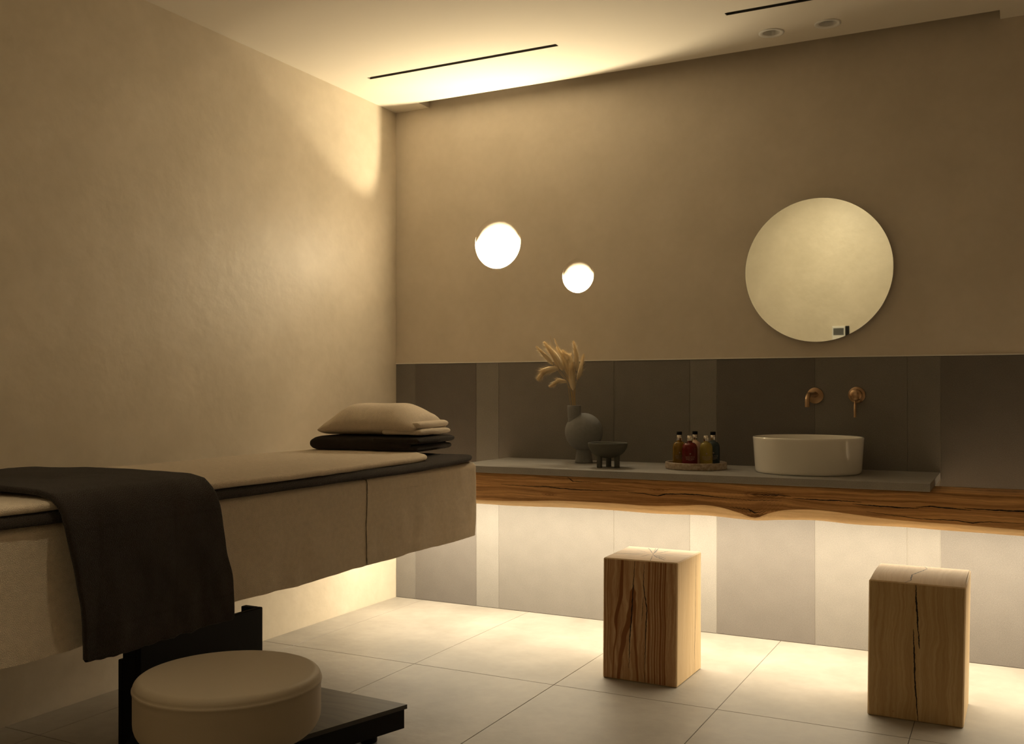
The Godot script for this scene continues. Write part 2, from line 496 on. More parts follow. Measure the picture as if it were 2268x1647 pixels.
func shell():
	var zback := 5.0
	# floor: grout bed and long stone tiles
	var b := MB.new()
	b.box(Vector3(ROOM_X / 2, -0.062, zback / 2), Vector3(ROOM_X + 0.3, 0.12, zback + 0.3), 0.001)
	var fl := struct("floor", b.done(), M.floorgrout)
	var g := 0.0012
	for i in 8:
		for j in 5:
			var x0 := maxf(0.0, -0.435 + 0.6 * i); var x1 := minf(ROOM_X, 0.165 + 0.6 * i)
			var z0 := maxf(0.0, -0.19 + 1.2 * j); var z1 := minf(zback, 1.01 + 1.2 * j)
			if x1 - x0 < 0.02 or z1 - z0 < 0.02: continue
			var tb := MB.new()
			tb.box(Vector3((x0 + x1) / 2, -0.006, (z0 + z1) / 2), Vector3(x1 - x0 - 2 * g, 0.012, z1 - z0 - 2 * g), 0.0006)
			part("tile", fl, tb.done(), M.floor)
	# wall with the tiles: plaster above with the two round openings, tiles below
	var w := MB.new()
	w.flat()
	var ytile := 1.205; var ytop := CEIL + 0.17
	var sq := [[BIG, 0.2, 0.1265], [SMALL, 0.118, 0.080]]
	var xs := [0.0, 0.397, 0.797, 0.907, 1.143, ROOM_X]
	var ys := [ytile, 1.49, 1.593, 1.726, 1.993, ytop]
	for i in xs.size() - 1:
		for j in ys.size() - 1:
			var m := Vector2((xs[i] + xs[i + 1]) / 2, (ys[j] + ys[j + 1]) / 2)
			var skip := false
			for s in sq:
				if absf(m.x - s[0].x) < s[1] and absf(m.y - s[0].y) < s[1]: skip = true
			if not skip: w.quad(Vector3(xs[i], ys[j], 0), Vector3(xs[i + 1], ys[j], 0), Vector3(xs[i + 1], ys[j + 1], 0), Vector3(xs[i], ys[j + 1], 0))
	for s in sq:
		for i in 96:
			var q := []
			for a in [PI2 * i / 96, PI2 * (i + 1) / 96]:
				var dir := Vector2(cos(a), sin(a))
				var e: Vector2 = s[0] + dir * s[1] / maxf(absf(dir.x), absf(dir.y))
				var f: Vector2 = s[0] + dir * s[2]
				q.append([Vector3(f.x, f.y, 0), Vector3(e.x, e.y, 0)])
			w.quad(q[0][0], q[0][1], q[1][1], q[1][0])
	w.box(Vector3(ROOM_X / 2, ytop / 2 - 0.05, -0.17), Vector3(ROOM_X + 0.3, ytop + 0.1, 0.1), 0.001)
	var wb := struct("wall_back", w.done(), M.plaster)
	var gb := MB.new()
	gb.box(Vector3(ROOM_X / 2, ytile / 2 - 0.01, -0.062), Vector3(ROOM_X, ytile + 0.018, 0.12), 0.0005)
	part("grout_bed", wb, gb.done(), M.grout)
	var jx := [0.0, 0.119, 0.477, 0.604, 1.206, 1.566, 1.688, 2.107, 2.467, 2.590, 3.192, 3.55, ROOM_X]
	var tone := [1, 0, 2, 1, 1, 2, 0, 1, 1, 0, 1, 0]
	for i in jx.size() - 1:
		var tb := MB.new()
		tb.box(Vector3((jx[i] + jx[i + 1]) / 2, ytile / 2, -0.006), Vector3(jx[i + 1] - jx[i] - 0.0026, ytile - 0.002, 0.012), 0.0006)
		part("tile", wb, tb.done(), M["tile%d" % tone[i]])
	var tm := MB.new()
	tm.box(Vector3(ROOM_X / 2, ytile + 0.0022, 0.0005), Vector3(ROOM_X, 0.0045, 0.004), 0.0005)
	struct("trim_1", tm.done(), M.trim)
	# other walls
	for a in [["wall_left", Vector3(-0.075, 1.25, zback / 2), Vector3(0.15, 2.9, zback + 0.3), M.polished], ["wall_right", Vector3(ROOM_X + 0.075, 1.25, zback / 2), Vector3(0.15, 2.9, zback + 0.3), M.plaster], ["wall_front", Vector3(1.018, 1.25, 3.81), Vector3(2.036, 2.6, 0.12), M.polished], ["wall_rear", Vector3(ROOM_X / 2, 1.25, zback + 0.075), Vector3(ROOM_X + 0.3, 2.9, 0.15), M.plaster]]:
		var o := MB.new()
		o.box(a[1], a[2], 0.002)
		struct(a[0], o.done(), a[3])
	# ceiling: board with the recess along the wall, two air slots and openings for the downlights
	var c := MB.new()
	var holes := [[0.203, 2.802, -1.0, 0.100]]
	for s in SLOTS: holes.append(s)
	for d in DOWNLIGHTS: holes.append([d.x - 0.034, d.x + 0.034, d.y - 0.034, d.y + 0.034])
	plate(c, 0.0, ROOM_X, 0.0, zback, CEIL, CEIL + 0.025, holes)
	c.box(Vector3(ROOM_X / 2, CEIL + 0.2, zback / 2), Vector3(ROOM_X + 0.3, 0.06, zback + 0.3), 0.001)
	c.box(Vector3(1.5, CEIL + 0.098, 0.106), Vector3(2.6, 0.145, 0.012), 0.001)
	c.box(Vector3(0.197, CEIL + 0.098, 0.05), Vector3(0.012, 0.145, 0.1), 0.001)
	c.box(Vector3(2.808, CEIL + 0.098, 0.05), Vector3(0.012, 0.145, 0.1), 0.001)
	struct("ceiling", c.done(), M.ceiling)

# ---------- beam and slab ----------
const EDGE := [[0.0, 0.592], [0.4, 0.596], [0.826, 0.5891], [1.026, 0.5955], [1.151, 0.6039], [1.412, 0.6064], [1.565, 0.6037], [1.713, 0.6134], [1.785, 0.6190], [1.855, 0.6124], [1.921, 0.5960], [1.981, 0.5818], [2.027, 0.5998], [2.080, 0.6147], [2.154, 0.6222], [2.225, 0.6228], [2.295, 0.6174], [2.430, 0.6062], [2.563, 0.6006], [2.689, 0.5991], [2.880, 0.5929], [3.2, 0.590], [3.9, 0.594]]
const LOW := [[0.0, 0.572], [0.798, 0.5708], [0.942, 0.5706], [1.191, 0.5763], [1.387, 0.5766], [1.572, 0.5735], [1.786, 0.5777], [1.912, 0.5719], [1.981, 0.5706], [2.056, 0.5771], [2.192, 0.5836], [2.333, 0.5772], [2.514, 0.5779], [2.624, 0.5753], [2.771, 0.5732], [2.880, 0.5712], [3.2, 0.572], [3.9, 0.574]]

func along(t: Array, x: float) -> float:
	for i in t.size() - 1:
		if x <= t[i + 1][0]:
			var f: float = clampf((x - t[i][0]) / (t[i + 1][0] - t[i][0]), 0, 1)
			var p0: float = t[maxi(i - 1, 0)][1]; var p1: float = t[i][1]; var p2: float = t[i + 1][1]; var p3: float = t[mini(i + 2, t.size() - 1)][1]
			return 0.5 * (2 * p1 + (p2 - p0) * f + (2 * p0 - 5 * p1 + 4 * p2 - p3) * f * f + (3 * p1 - p0 - 3 * p2 + p3) * f * f * f)
	return t[-1][1]

func beam_and_slab():
	var ZF := 0.53; var YT := 0.7130
	var uvw := func(x, y): return Vector2(x / ROOM_X, (YT + 0.006 - y) / 0.165)
	var cr := []
	for k in [[2.2, [0.898, 0.6662], [1.030, 0.6630], [1.108, 0.6659], [1.174, 0.6604], [1.249, 0.6591], [1.371, 0.6610], [1.499, 0.6651]], [2.6, [1.474, 0.6585], [1.535, 0.6567], [1.599, 0.6501], [1.628, 0.6587], [1.705, 0.6624], [1.768, 0.6619], [1.834, 0.6573], [1.925, 0.6549]], [1.4, [1.207, 0.7076], [1.233, 0.6919], [1.355, 0.6933]], [2.2, [1.964, 0.6739], [2.027, 0.6727], [2.067, 0.6763], [2.115, 0.6719]], [2.6, [2.120, 0.6672], [2.191, 0.6657], [2.271, 0.6665], [2.363, 0.6653]], [2.8, [2.333, 0.6572], [2.453, 0.6533], [2.554, 0.6524]], [2.6, [2.545, 0.6574], [2.588, 0.6621], [2.656, 0.6589], [2.72, 0.655]], [3.0, [2.70, 0.6616], [2.80, 0.6600], [2.880, 0.6611], [3.05, 0.655]], [1.8, [1.887, 0.6219], [1.957, 0.6180], [1.983, 0.6046], [2.027, 0.6100]], [1.8, [2.38, 0.632], [2.563, 0.6165], [2.668, 0.6181], [2.723, 0.6121], [2.772, 0.6197], [2.880, 0.6202]], [1.2, [1.925, 0.6549], [1.99, 0.652], [2.08, 0.655]], [1.4, [0.30, 0.655], [0.5, 0.650], [0.72, 0.657]]]:
		var q := [k[0]]
		for i in range(1, k.size()):
			var p: Vector2 = uvw.call(k[i][0], k[i][1])
			q.append([p.x, p.y])
		cr.append(q)
	var kn := []
	for k in [[1.188, 0.7012, 0.012, 0.25], [1.124, 0.6327, 0.011, 0.55], [1.600, 0.6734, 0.012, 0.5], [2.017, 0.6739, 0.024, 0.75], [1.954, 0.5913, 0.024, 0.5], [2.815, 0.5871, 0.026, 0.5], [0.55, 0.66, 0.015, 0.5]]:
		var p: Vector2 = uvw.call(k[0], k[1])
		kn.append([p.x, p.y, k[2] / 0.165, k[2] * 0.62 / 0.165, k[3]])
	var wm := mat(Color.WHITE, 0.6, 0.0, 0.4)
	wm.albedo_texture = wood_image(2048, 256, true, 211, lin(0.84, 0.49, 0.205), lin(0.22, 0.098, 0.033), 9.0, 0.75, [], cr, kn)
	wm.normal_enabled = true; wm.normal_texture = relief(512, 0.03, 4, 215, 2.5); wm.normal_scale = 0.35
	# cross-section runs from the top back over the front face and under to the back
	var nz := noise(1.4, 3, 219)
	var b := MB.new(); var be := MB.new()
	b.soft(); be.soft()
	var secs := []
	var n := 260
	for i in n + 1:
		var x := ROOM_X * i / n
		var e := along(EDGE, x); var l := minf(along(LOW, x), e - 0.004)
		var bul := 0.004 * nz.get_noise_2d(x * 2.0, 0.0)
		var pts := [Vector2(0.292, YT), Vector2(ZF - 0.006, YT), Vector2(ZF - 0.001, YT - 0.004)]
		for q in 5:
			var f := (q + 1) / 6.0
			pts.append(Vector2(ZF + bul * sin(PI * f) + 0.002 * nz.get_noise_2d(x * 6.0, f * 2.0), lerpf(YT - 0.004, e + 0.006, f)))
		pts.append(Vector2(ZF - 0.001, e + 0.005))
		pts.append(Vector2(ZF - 0.005, e - 0.001))
		pts.append(Vector2(lerpf(ZF - 0.005, 0.48, 0.35), lerpf(e, l, 0.55)))
		pts.append(Vector2(lerpf(ZF - 0.005, 0.48, 0.7), lerpf(e, l, 0.88)))
		pts.append(Vector2(0.48, l))
		pts.append(Vector2(0.43, l - 0.0006))
		pts.append(Vector2(0.35, l + 0.001)); pts.append(Vector2(0.345, 0.5985)); pts.append(Vector2(0.292, 0.5985)); pts.append(Vector2(0.292, YT - 0.004))
		secs.append([x, pts])
	var m: int = secs[0][1].size()
	for i in n:
		for j in m:
			var j2 := (j + 1) % m
			var a: Vector2 = secs[i][1][j]; var a2: Vector2 = secs[i][1][j2]
			var c: Vector2 = secs[i + 1][1][j]; var c2: Vector2 = secs[i + 1][1][j2]
			var x0: float = secs[i][0]; var x1: float = secs[i + 1][0]
			# the texture runs over the edge: distance along the section
			var va := YT - a.y if j >= 2 else -(ZF - a.x) * 0.3
			var va2 := YT - a2.y if (j2 >= 2) else -(ZF - a2.x) * 0.3
			if j >= 9: va += (ZF - a.x) * 0.25
			if j2 >= 9: va2 += (ZF - a2.x) * 0.25
			var U := func(x, v): return Vector2(x / ROOM_X, (v + 0.006) / 0.165)
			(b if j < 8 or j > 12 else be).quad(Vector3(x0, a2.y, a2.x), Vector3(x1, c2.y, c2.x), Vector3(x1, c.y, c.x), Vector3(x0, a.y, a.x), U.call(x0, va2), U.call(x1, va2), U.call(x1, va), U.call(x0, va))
	var bo := thing("wooden_beam", "long rustic oak beam with a wavy live edge carrying the grey slab", "beam")
	part("timber", bo, b.done(), wm)
	# waney lower edge, coloured paler in place of the glow from below
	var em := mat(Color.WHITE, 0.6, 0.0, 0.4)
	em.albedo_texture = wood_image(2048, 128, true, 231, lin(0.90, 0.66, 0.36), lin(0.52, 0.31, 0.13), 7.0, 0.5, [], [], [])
	part("lit_live_edge", bo, be.done(), em)
	var s := MB.new()
	s.box(Vector3(1.6225, 0.7278, 0.271), Vector3(1.935, 0.0284, 0.540), 0.0012)
	var so := part("counter_slab", self, s.done(), M.slab)
	tag(so, "grey stone counter slab resting on the oak beam", "counter")

# ---------- wooden block stools ----------
func block(t: Node3D, P: Array, m_front: Material, m_side: Material, m_top: Material, dip: float):
	# P: bottom (front left, front right, back right, back left), then top in the same order
	var b := MB.new(); b.flat()
	var c := Vector3.ZERO
	for p in P: c += p / 8.0
	var r := 0.004
	var rounded := func(i): # corner points drawn in by the bevel on each side
		var p: Vector3 = P[i]
		return p
	var ins := func(i, ax): # corner i moved in on the two axes other than ax
		var p: Vector3 = P[i]
		var q := p
		for a in 3:
			if a != ax: q[a] += -signf(p[a] - c[a]) * r
		return q
	var F := [[0, 1, 5, 4, 2], [1, 2, 6, 5, 0], [2, 3, 7, 6, 2], [3, 0, 4, 7, 0]]
	var front := MB.new(); front.flat()
	var sides := MB.new(); sides.flat()
	for k in 4:
		var f: Array = F[k]
		var tgt: MB = front if k == 0 else sides
		tgt.quad(ins.call(f[0], f[4]), ins.call(f[1], f[4]), ins.call(f[2], f[4]), ins.call(f[3], f[4]))
	# bevels
	for k in 4:
		var k2 := (k + 1) % 4
		var f: Array = F[k]; var g: Array = F[k2]
		sides.poly_out([ins.call(f[1], f[4]), ins.call(g[0], g[4]), ins.call(g[3], g[4]), ins.call(f[2], f[4])], c)
		sides.poly_out([ins.call(f[3], f[4]), ins.call(f[2], f[4]), ins.call(f[2], 1), ins.call(f[3], 1)], c)
		sides.poly_out([ins.call(f[0], f[4]), ins.call(f[1], f[4]), ins.call(f[1], 1), ins.call(f[0], 1)], c)
		sides.poly_out([ins.call(f[2], f[4]), ins.call(g[3], g[4]), ins.call(f[2], 1)], c)
	var top := MB.new()
	var A: Vector3 = ins.call(4, 1); var B: Vector3 = ins.call(5, 1); var C: Vector3 = ins.call(6, 1); var D: Vector3 = ins.call(7, 1)
	top.grid(func(u, v): return (A.lerp(B, u)).lerp(D.lerp(C, u), v) + Vector3(0, dip * (1.0 - pow(absf(2 * v - 1), 2.2)), 0), 4, 14)
	var bot := MB.new(); bot.flat()
	bot.quad(ins.call(3, 1), ins.call(2, 1), ins.call(1, 1), ins.call(0, 1))
	part("front_face", t, front.done(), m_front)
	part("side_face", t, sides.done(), m_side)
	part("top_face", t, top.done(), m_top)
	part("underside", t, bot.done(), m_side)

func woodmat(tex: Texture2D) -> StandardMaterial3D:
	var m := mat(Color.WHITE, 0.6, 0.0, 0.4)
	m.albedo_texture = tex
	return m

func stools():
	var lt := lin(0.76, 0.57, 0.35); var dk := lin(0.22, 0.075, 0.02)
	# pine block with strong dark growth rings
	var bands := [[0.95, 0.012, [0.255, 0.0, 0.022], [0.24, 0.27, 0.03], [0.17, 0.52, 0.028], [0.18, 0.62, 0.014], [0.14, 0.8, 0.012], [0.13, 1.0, 0.01]],
		[0.9, 0.012, [0.41, 0.215, 0.01], [0.405, 0.27, 0.045], [0.39, 0.38, 0.045], [0.36, 0.48, 0.045], [0.28, 0.66, 0.04], [0.23, 0.85, 0.03], [0.21, 1.0, 0.025]],
		[0.9, 0.012, [0.42, 0.25, 0.01], [0.435, 0.38, 0.02], [0.425, 0.52, 0.02], [0.44, 0.68, 0.022], [0.46, 0.82, 0.02], [0.48, 1.0, 0.016]]]
	for q in [[0.02, 0.012, 0.6], [0.06, 0.008, 0.75], [0.085, 0.007, 0.6], [0.63, 0.014, 0.85], [0.68, 0.008, 0.8], [0.715, 0.010, 0.9], [0.75, 0.008, 0.8], [0.79, 0.012, 0.95], [0.825, 0.008, 0.85], [0.85, 0.011, 0.95], [0.89, 0.004, 0.5], [0.94, 0.004, 0.4]]:
		bands.append([q[2], 0.006, [q[0], 0.0, q[1]], [q[0] - 0.012, 0.3, q[1]], [q[0] + 0.002, 0.55, q[1]], [q[0] - 0.008, 0.8, q[1]], [q[0] - 0.002, 1.0, q[1]]])
	var f1 := woodmat(wood_image(384, 576, false, 401, lt, dk, 16.0, 0.42, bands, [[2.4, [0.43, 0.0], [0.41, 0.2], [0.39, 0.45], [0.365, 0.66], [0.355, 0.9]], [2.0, [0.56, 0.02], [0.55, 0.2], [0.60, 0.4], [0.585, 0.6], [0.575, 1.0]], [1.0, [0.55, 0.3], [0.53, 0.5]]], []))
	var s1 := woodmat(wood_image(256, 384, false, 405, lin(0.70, 0.55, 0.35), lin(0.50, 0.34, 0.17), 14.0, 0.5, [], [[1.2, [0.78, 0.0], [0.76, 0.5], [0.70, 1.0]]], []))
	var rays := []
	for i in 17:
		var a := PI2 * i / 17.0 + 0.2 * sin(i * 5.0)
		var r0 := 0.06 + 0.05 * (i % 3); var r1 := 0.28 + 0.12 * ((i * 7) % 4)
		rays.append([1.3 if i % 3 == 0 else 0.6, [0.5 + cos(a) * r0, 0.52 + sin(a) * r0], [0.5 + cos(a) * r1, 0.52 + sin(a) * r1]])
	rays.append([1.8, [0.42, 1.0], [0.44, 0.86], [0.47, 0.7], [0.5, 0.5]])
	rays.append([1.4, [0.5, 0.5], [0.62, 0.3], [0.8, 0.12]])
	var t1 := woodmat(wood_image(256, 256, true, 409, lin(0.70, 0.56, 0.40), lin(0.46, 0.31, 0.17), 9.0, 0.4, [], rays, []))
	var a := thing("wood_block_stool", "square pine block stool with dark reddish growth rings and two long cracks", "stool", Vector3(1.632, 0, 0.70), 0.0, "solid wood block stools")
	var o := a.position
	block(a, [Vector3(1.488, 0, 0.842) - o, Vector3(1.775, 0, 0.847) - o, Vector3(1.781, 0, 0.562) - o, Vector3(1.486, 0, 0.556) - o, Vector3(1.489, 0.4455, 0.838) - o, Vector3(1.772, 0.4455, 0.827) - o, Vector3(1.775, 0.4455, 0.540) - o, Vector3(1.480, 0.4455, 0.540) - o], f1, s1, t1, 0.0)
	# paler block with one long check and a softly rounded seat
	var b2 := []
	for q in [[[0.26, 0.0], [0.30, 0.2], [0.36, 0.33], [0.46, 0.405]], [[0.70, 0.03], [0.62, 0.18], [0.55, 0.33], [0.50, 0.405]], [[0.16, 0.0], [0.22, 0.4], [0.33, 0.7], [0.40, 1.0]], [[0.82, 0.0], [0.76, 0.3], [0.66, 0.6], [0.60, 1.0]]]:
		var st := [0.42, 0.012]
		for p in q: st.append([p[0], p[1], 0.006])
		b2.append(st)
	var f2 := woodmat(wood_image(384, 576, false, 421, lin(0.62, 0.46, 0.25), lin(0.36, 0.22, 0.09), 18.0, 0.55, b2, [[3.0, [0.497, 0.0], [0.50, 0.12], [0.515, 0.24], [0.525, 0.35]], [2.0, [0.53, 0.34], [0.54, 0.47]], [2.6, [0.475, 0.33], [0.485, 0.5], [0.50, 0.72], [0.54, 1.0]]], [[0.27, 0.955, 0.011, 0.008, 0.9]]))
	var t2 := woodmat(wood_image(256, 256, false, 427, lin(0.68, 0.54, 0.36), lin(0.50, 0.35, 0.18), 20.0, 0.45, [], [[1.2, [0.5, 1.0], [0.55, 0.8], [0.5, 0.6], [0.42, 0.35], [0.43, 0.1], [0.38, 0.0]]], []))
	var d := thing("wood_block_stool", "pale wood block stool with one long central crack and a rounded seat", "stool", Vector3(2.567, 0, 0.70), 0.0, "solid wood block stools")
	o = d.position
	block(d, [Vector3(2.420, 0, 0.836) - o, Vector3(2.708, 0, 0.840) - o, Vector3(2.712, 0, 0.556) - o, Vector3(2.422, 0, 0.556) - o, Vector3(2.426, 0.447, 0.845) - o, Vector3(2.716, 0.446, 0.849) - o, Vector3(2.719, 0.457, 0.566) - o, Vector3(2.428, 0.457, 0.562) - o], f2, s1, t2, 0.006)

# ---------- treatment bed ----------
const BEDROT := 0.0262
func ring(s: float, hx: float, z0: float, z1: float, r: float) -> Array:
	# point and outward normal at arc length fraction s on a rounded rectangle, starting at the middle of the foot end, running along the +x side
	var seg := [hx - r, PI / 2 * r, z1 - z0 - 2 * r, PI / 2 * r, 2 * (hx - r), PI / 2 * r, z1 - z0 - 2 * r, PI / 2 * r, hx - r]
	var L := 0.0
	for q in seg: L += q
	var d := s * L
	var k := 0
	while k < 8 and d > seg[k]:
		d -= seg[k]; k += 1
	match k:
		0: return [Vector2(d, z1), Vector2(0, 1)]
		1: var a := d / r; return [Vector2(hx - r + sin(a) * r, z1 - r + cos(a) * r), Vector2(sin(a), cos(a))]
		2: return [Vector2(hx, z1 - r - d), Vector2(1, 0)]
		3: var a := d / r; return [Vector2(hx - r + cos(a) * r, z0 + r - sin(a) * r), Vector2(cos(a), -sin(a))]
		4: return [Vector2(hx - r - d, z0), Vector2(0, -1)]
		5: var a := d / r; return [Vector2(-hx + r - sin(a) * r, z0 + r - cos(a) * r), Vector2(-sin(a), -cos(a))]
		6: return [Vector2(-hx, z0 + r + d), Vector2(-1, 0)]
		7: var a := d / r; return [Vector2(-hx + r - cos(a) * r, z1 - r + sin(a) * r), Vector2(-cos(a), sin(a))]
	return [Vector2(-hx + r + d, z1), Vector2(0, 1)]

# a cloth hanging round a slab: from inside the top, over the edge and down to its hem
func skirt(hx: float, z0: float, z1: float, top: float, hem: float, s0: float, s1: float, n: int, wave: float, seed2: int, off: float) -> ArrayMesh:
	var nz := noise(1.0, 3, seed2)
	var b := MB.new()
	var rr := 0.022
	b.grid(func(u, v):
		var q := ring(fposmod(lerpf(s0, s1, u), 1.0), hx, z0, z1, 0.035)
		var p: Vector2 = q[0]; var nn: Vector2 = q[1]
		var drop := 0.0; var outw := 0.0
		var down := 0.0
		if v < 0.25:
			outw = lerpf(-0.20, -rr, v / 0.25)
		elif v < 0.4:
			var a: float = (v - 0.25) / 0.15 * PI / 2
			outw = -rr + rr * sin(a); drop = rr * (1 - cos(a))
		else:
			down = (v - 0.4) / 0.6
			drop = rr + down * (top - hem - rr)
		var w: float = wave * nz.get_noise_2d(p.x * 5.0 + p.y * 5.0, down * 0.8) * (0.25 + 0.75 * down)
		w += 0.002 * nz.get_noise_2d(p.x * 16.0 + p.y * 16.0, drop * 9.0 + 30.0)
		var e: float = off + outw + w * (1.0 if down > 0 else 0.0)
		var hemw: float = 0.005 * nz.get_noise_2d(p.x * 3.0 - p.y * 3.0, 70.0) * down
		return Vector3(p.x + nn.x * e, top - drop + off + hemw, p.y + nn.y * e), n, 40)
	return b.done()

# a soft flat cloth of some thickness with a rounded edge; height field over a rounded rectangle
func pad(x0: float, x1: float, z0: float, z1: float, y: float, th: float, seed2: int, bump: float, edge = null) -> ArrayMesh:
	var nz := noise(1.0, 3, seed2)
	var b := MB.new()
	var cx := (x0 + x1) / 2; var cz := (z0 + z1) / 2
	var hx := (x1 - x0) / 2; var hz := (z1 - z0) / 2
	b.grid(func(u, v):
		var th2: float = u * PI2
		# section: from the middle of the top out over the rounded edge and back underneath
		var inset := 0.0; var yy := 0.0
		var rr := th / 2
		if v < 0.6:
			inset = -1.0; yy = th
		var k := 1.0
		if v < 0.6: k = v / 0.6
		var c := cos(th2); var s := sin(th2)
		var e := 14.0
		var sup := pow(pow(absf(c), e) + pow(absf(s), e), -1.0 / e)
		var dx := c * sup; var dz := s * sup
		var out := 0.0
		if v < 0.6:
			out = -rr; yy = th
		elif v < 0.9:
			var a: float = (v - 0.6) / 0.3 * PI
			out = -rr + rr * sin(a); yy = rr + rr * cos(a)
		else:
			out = -rr - 0.03 * (v - 0.9) / 0.1; yy = 0.0
		var px: float = cx + dx * (hx + out) * k; var pz: float = cz + dz * (hz + out) * k
		var w: float = bump * nz.get_noise_2d(px * 4.0, pz * 4.0) + bump * 0.4 * nz.get_noise_2d(px * 15.0, pz * 15.0)
		var p := Vector3(px, y + yy + (w if yy > 0.001 else w * 0.5), pz)
		if edge != null: p = edge.call(p, k)
		return p, 160, 26)
	return b.done()

func bed():
	var at := Vector3(0.655, 0, 0.872)
	var t := thing("massage_table", "massage table on a black pedestal with a low black base plate", "massage table", at, BEDROT)
	var c := MB.new()
	c.box(Vector3(0, 0.70, 1.13), Vector3(0.60, 0.17, 2.22), 0.02)
	part("mattress", t, c.done(), M.leather)
	c = MB.new()
	c.box(Vector3(0, 0.585, 1.13), Vector3(0.50, 0.06, 2.10), 0.004)
	part("bed_frame", t, c.done(), M.black)
	# open-topped pedestal of boards with a lifting column inside
	var inv := t.transform.affine_inverse()
	var x0 := 0.572; var x1 := 0.662; var z0 := 1.758; var z1 := 2.262; var yb := 0.001; var yt := 0.358
	var ym := (yb + yt) / 2; var hh := yt - yb
	for q in [["panel", Vector3(x1 - 0.009, ym, (z0 + z1) / 2), Vector3(0.018, hh, z1 - z0)], ["panel", Vector3(x0 + 0.009, ym - 0.03, (z0 + z1) / 2), Vector3(0.018, hh - 0.06, z1 - z0)], ["end_panel", Vector3((x0 + x1) / 2, ym, z0 + 0.012), Vector3(x1 - x0 - 0.036, hh, 0.024)], ["end_panel", Vector3((x0 + x1) / 2, ym, z1 - 0.012), Vector3(x1 - x0 - 0.036, hh, 0.024)], ["lifting_column", Vector3((x0 + x1) / 2, 0.335, 2.06), Vector3(0.05, 0.46, 0.20)]]:
		var b := MB.new()
		b.box(q[1], q[2], 0.002)
		var o := part(q[0], t, b.done(), M.black)
		o.transform = inv
	# low base plate: top board with an overhang, apron, round feet
	var poly := [Vector2(1.198, 1.718), Vector2(1.035, 2.272), Vector2(0.94, 2.40), Vector2(0.74, 2.40), Vector2(0.52, 2.10), Vector2(0.52, 1.682)]
	for q in [["base_top", 0.093, 0.106, 0.0, M.blackwood], ["apron", 0.034, 0.093, 0.009, M.black]]:
		var b := MB.new(); b.flat()
		var cc := Vector2(0.82, 2.0)
		var pp := []
		for p in poly: pp.append(p + (cc - p).normalized() * q[3])
		var uvp := func(p): return Vector2((p.x - 0.4) / 0.9, (p.y - 1.6) / 0.9)
		for i in range(1, pp.size() - 1):
			b.tri(Vector3(pp[0].x, q[2], pp[0].y), Vector3(pp[i].x, q[2], pp[i].y), Vector3(pp[i + 1].x, q[2], pp[i + 1].y), uvp.call(pp[0]), uvp.call(pp[i]), uvp.call(pp[i + 1]))
			b.tri(Vector3(pp[0].x, q[1], pp[0].y), Vector3(pp[i + 1].x, q[1], pp[i + 1].y), Vector3(pp[i].x, q[1], pp[i].y))
		for i in pp.size():
			var a: Vector2 = pp[i]; var e: Vector2 = pp[(i + 1) % pp.size()]
			b.quad(Vector3(e.x, q[1], e.y), Vector3(a.x, q[1], a.y), Vector3(a.x, q[2], a.y), Vector3(e.x, q[2], e.y))
		var o := part(q[0], t, b.done(), q[4])
		o.transform = inv
	for f in [Vector2(1.105, 1.79), Vector2(0.98, 2.28), Vector2(0.60, 1.75), Vector2(0.62, 2.10)]:
		var b := MB.new()
		b.lathe([Vector2(0, 0), Vector2(0.024, 0), Vector2(0.027, 0.003), Vector2(0.027, 0.036)], 24)
		var o := part("foot", t, b.done(), M.black)
		o.transform = inv * Transform3D(Basis.IDENTITY, Vector3(f.x, 0, f.y))
	# cloths lying on the bed, each its own thing
	var hx := 0.315
	var L := 2 * (2 * (hx - 0.035) + 2.26 - 0.07) + PI2 * 0.035
	var sa := (hx - 0.035 + PI / 2 * 0.035 + (2.26 - 0.035 - 0.775)) / L
	var sh := part("bed_sheet", self, skirt(hx, 0.0, 2.26, 0.783, 0.500, 0.0, 1.0, 420, 0.006, 501, 0.0), M.terry0)
	tag(sh, "cream terry sheet hanging down the side of the massage table", "sheet")
	# head cover: a second cloth round the head end; the part of the outline between the seams
	var hc := part("head_cover", self, skirt(hx, 0.0, 2.26, 0.783, 0.497, sa, 1.0 - sa, 220, 0.006, 501, 0.0035), M.terry0)
	tag(hc, "cream terry cover over the head end, with an upright seam", "bed cover")
	var ds := pad(-0.318, 0.324, -0.012, 2.25, 0.790, 0.019, 511, 0.002, func(p, k):
		# hangs over the long side a little, lifts at the head end
		var side := smoothstep(0.30, 0.33, p.x)
		return p + Vector3(0.004 * side, -0.014 * side * smoothstep(0.0, 0.5, p.z) + 0.004 * smoothstep(0.12, 0.0, p.z), 0))
	var dso := part("dark_sheet", self, ds, M.terry1)
	tag(dso, "dark brown terry sheet laid flat under the cream blanket", "sheet")
	var bl := pad(-0.312, 0.318, 0.04, 2.24, 0.8115, 0.020, 521, 0.002, func(p, k): return p + Vector3(-0.022 * smoothstep(1.1, 0.3, p.z) * k, -0.004 * smoothstep(0.27, 0.318, p.x), 0.25 * smoothstep(0.0, 0.30, p.x) * smoothstep(1.2, 0.04, p.z)))
	var blo := part("blanket", self, bl, M.terry0)
	tag(blo, "cream fleece blanket laid flat along the massage table", "blanket")
	var th := part("throw_blanket", self, throw_mesh(), M.terry1)
	tag(th, "dark brown throw folded across the bed and hanging over its side", "throw blanket")
	for o in [sh, hc, dso, blo, th]:
		o.position = at; o.rotation.y = BEDROT
	towels()

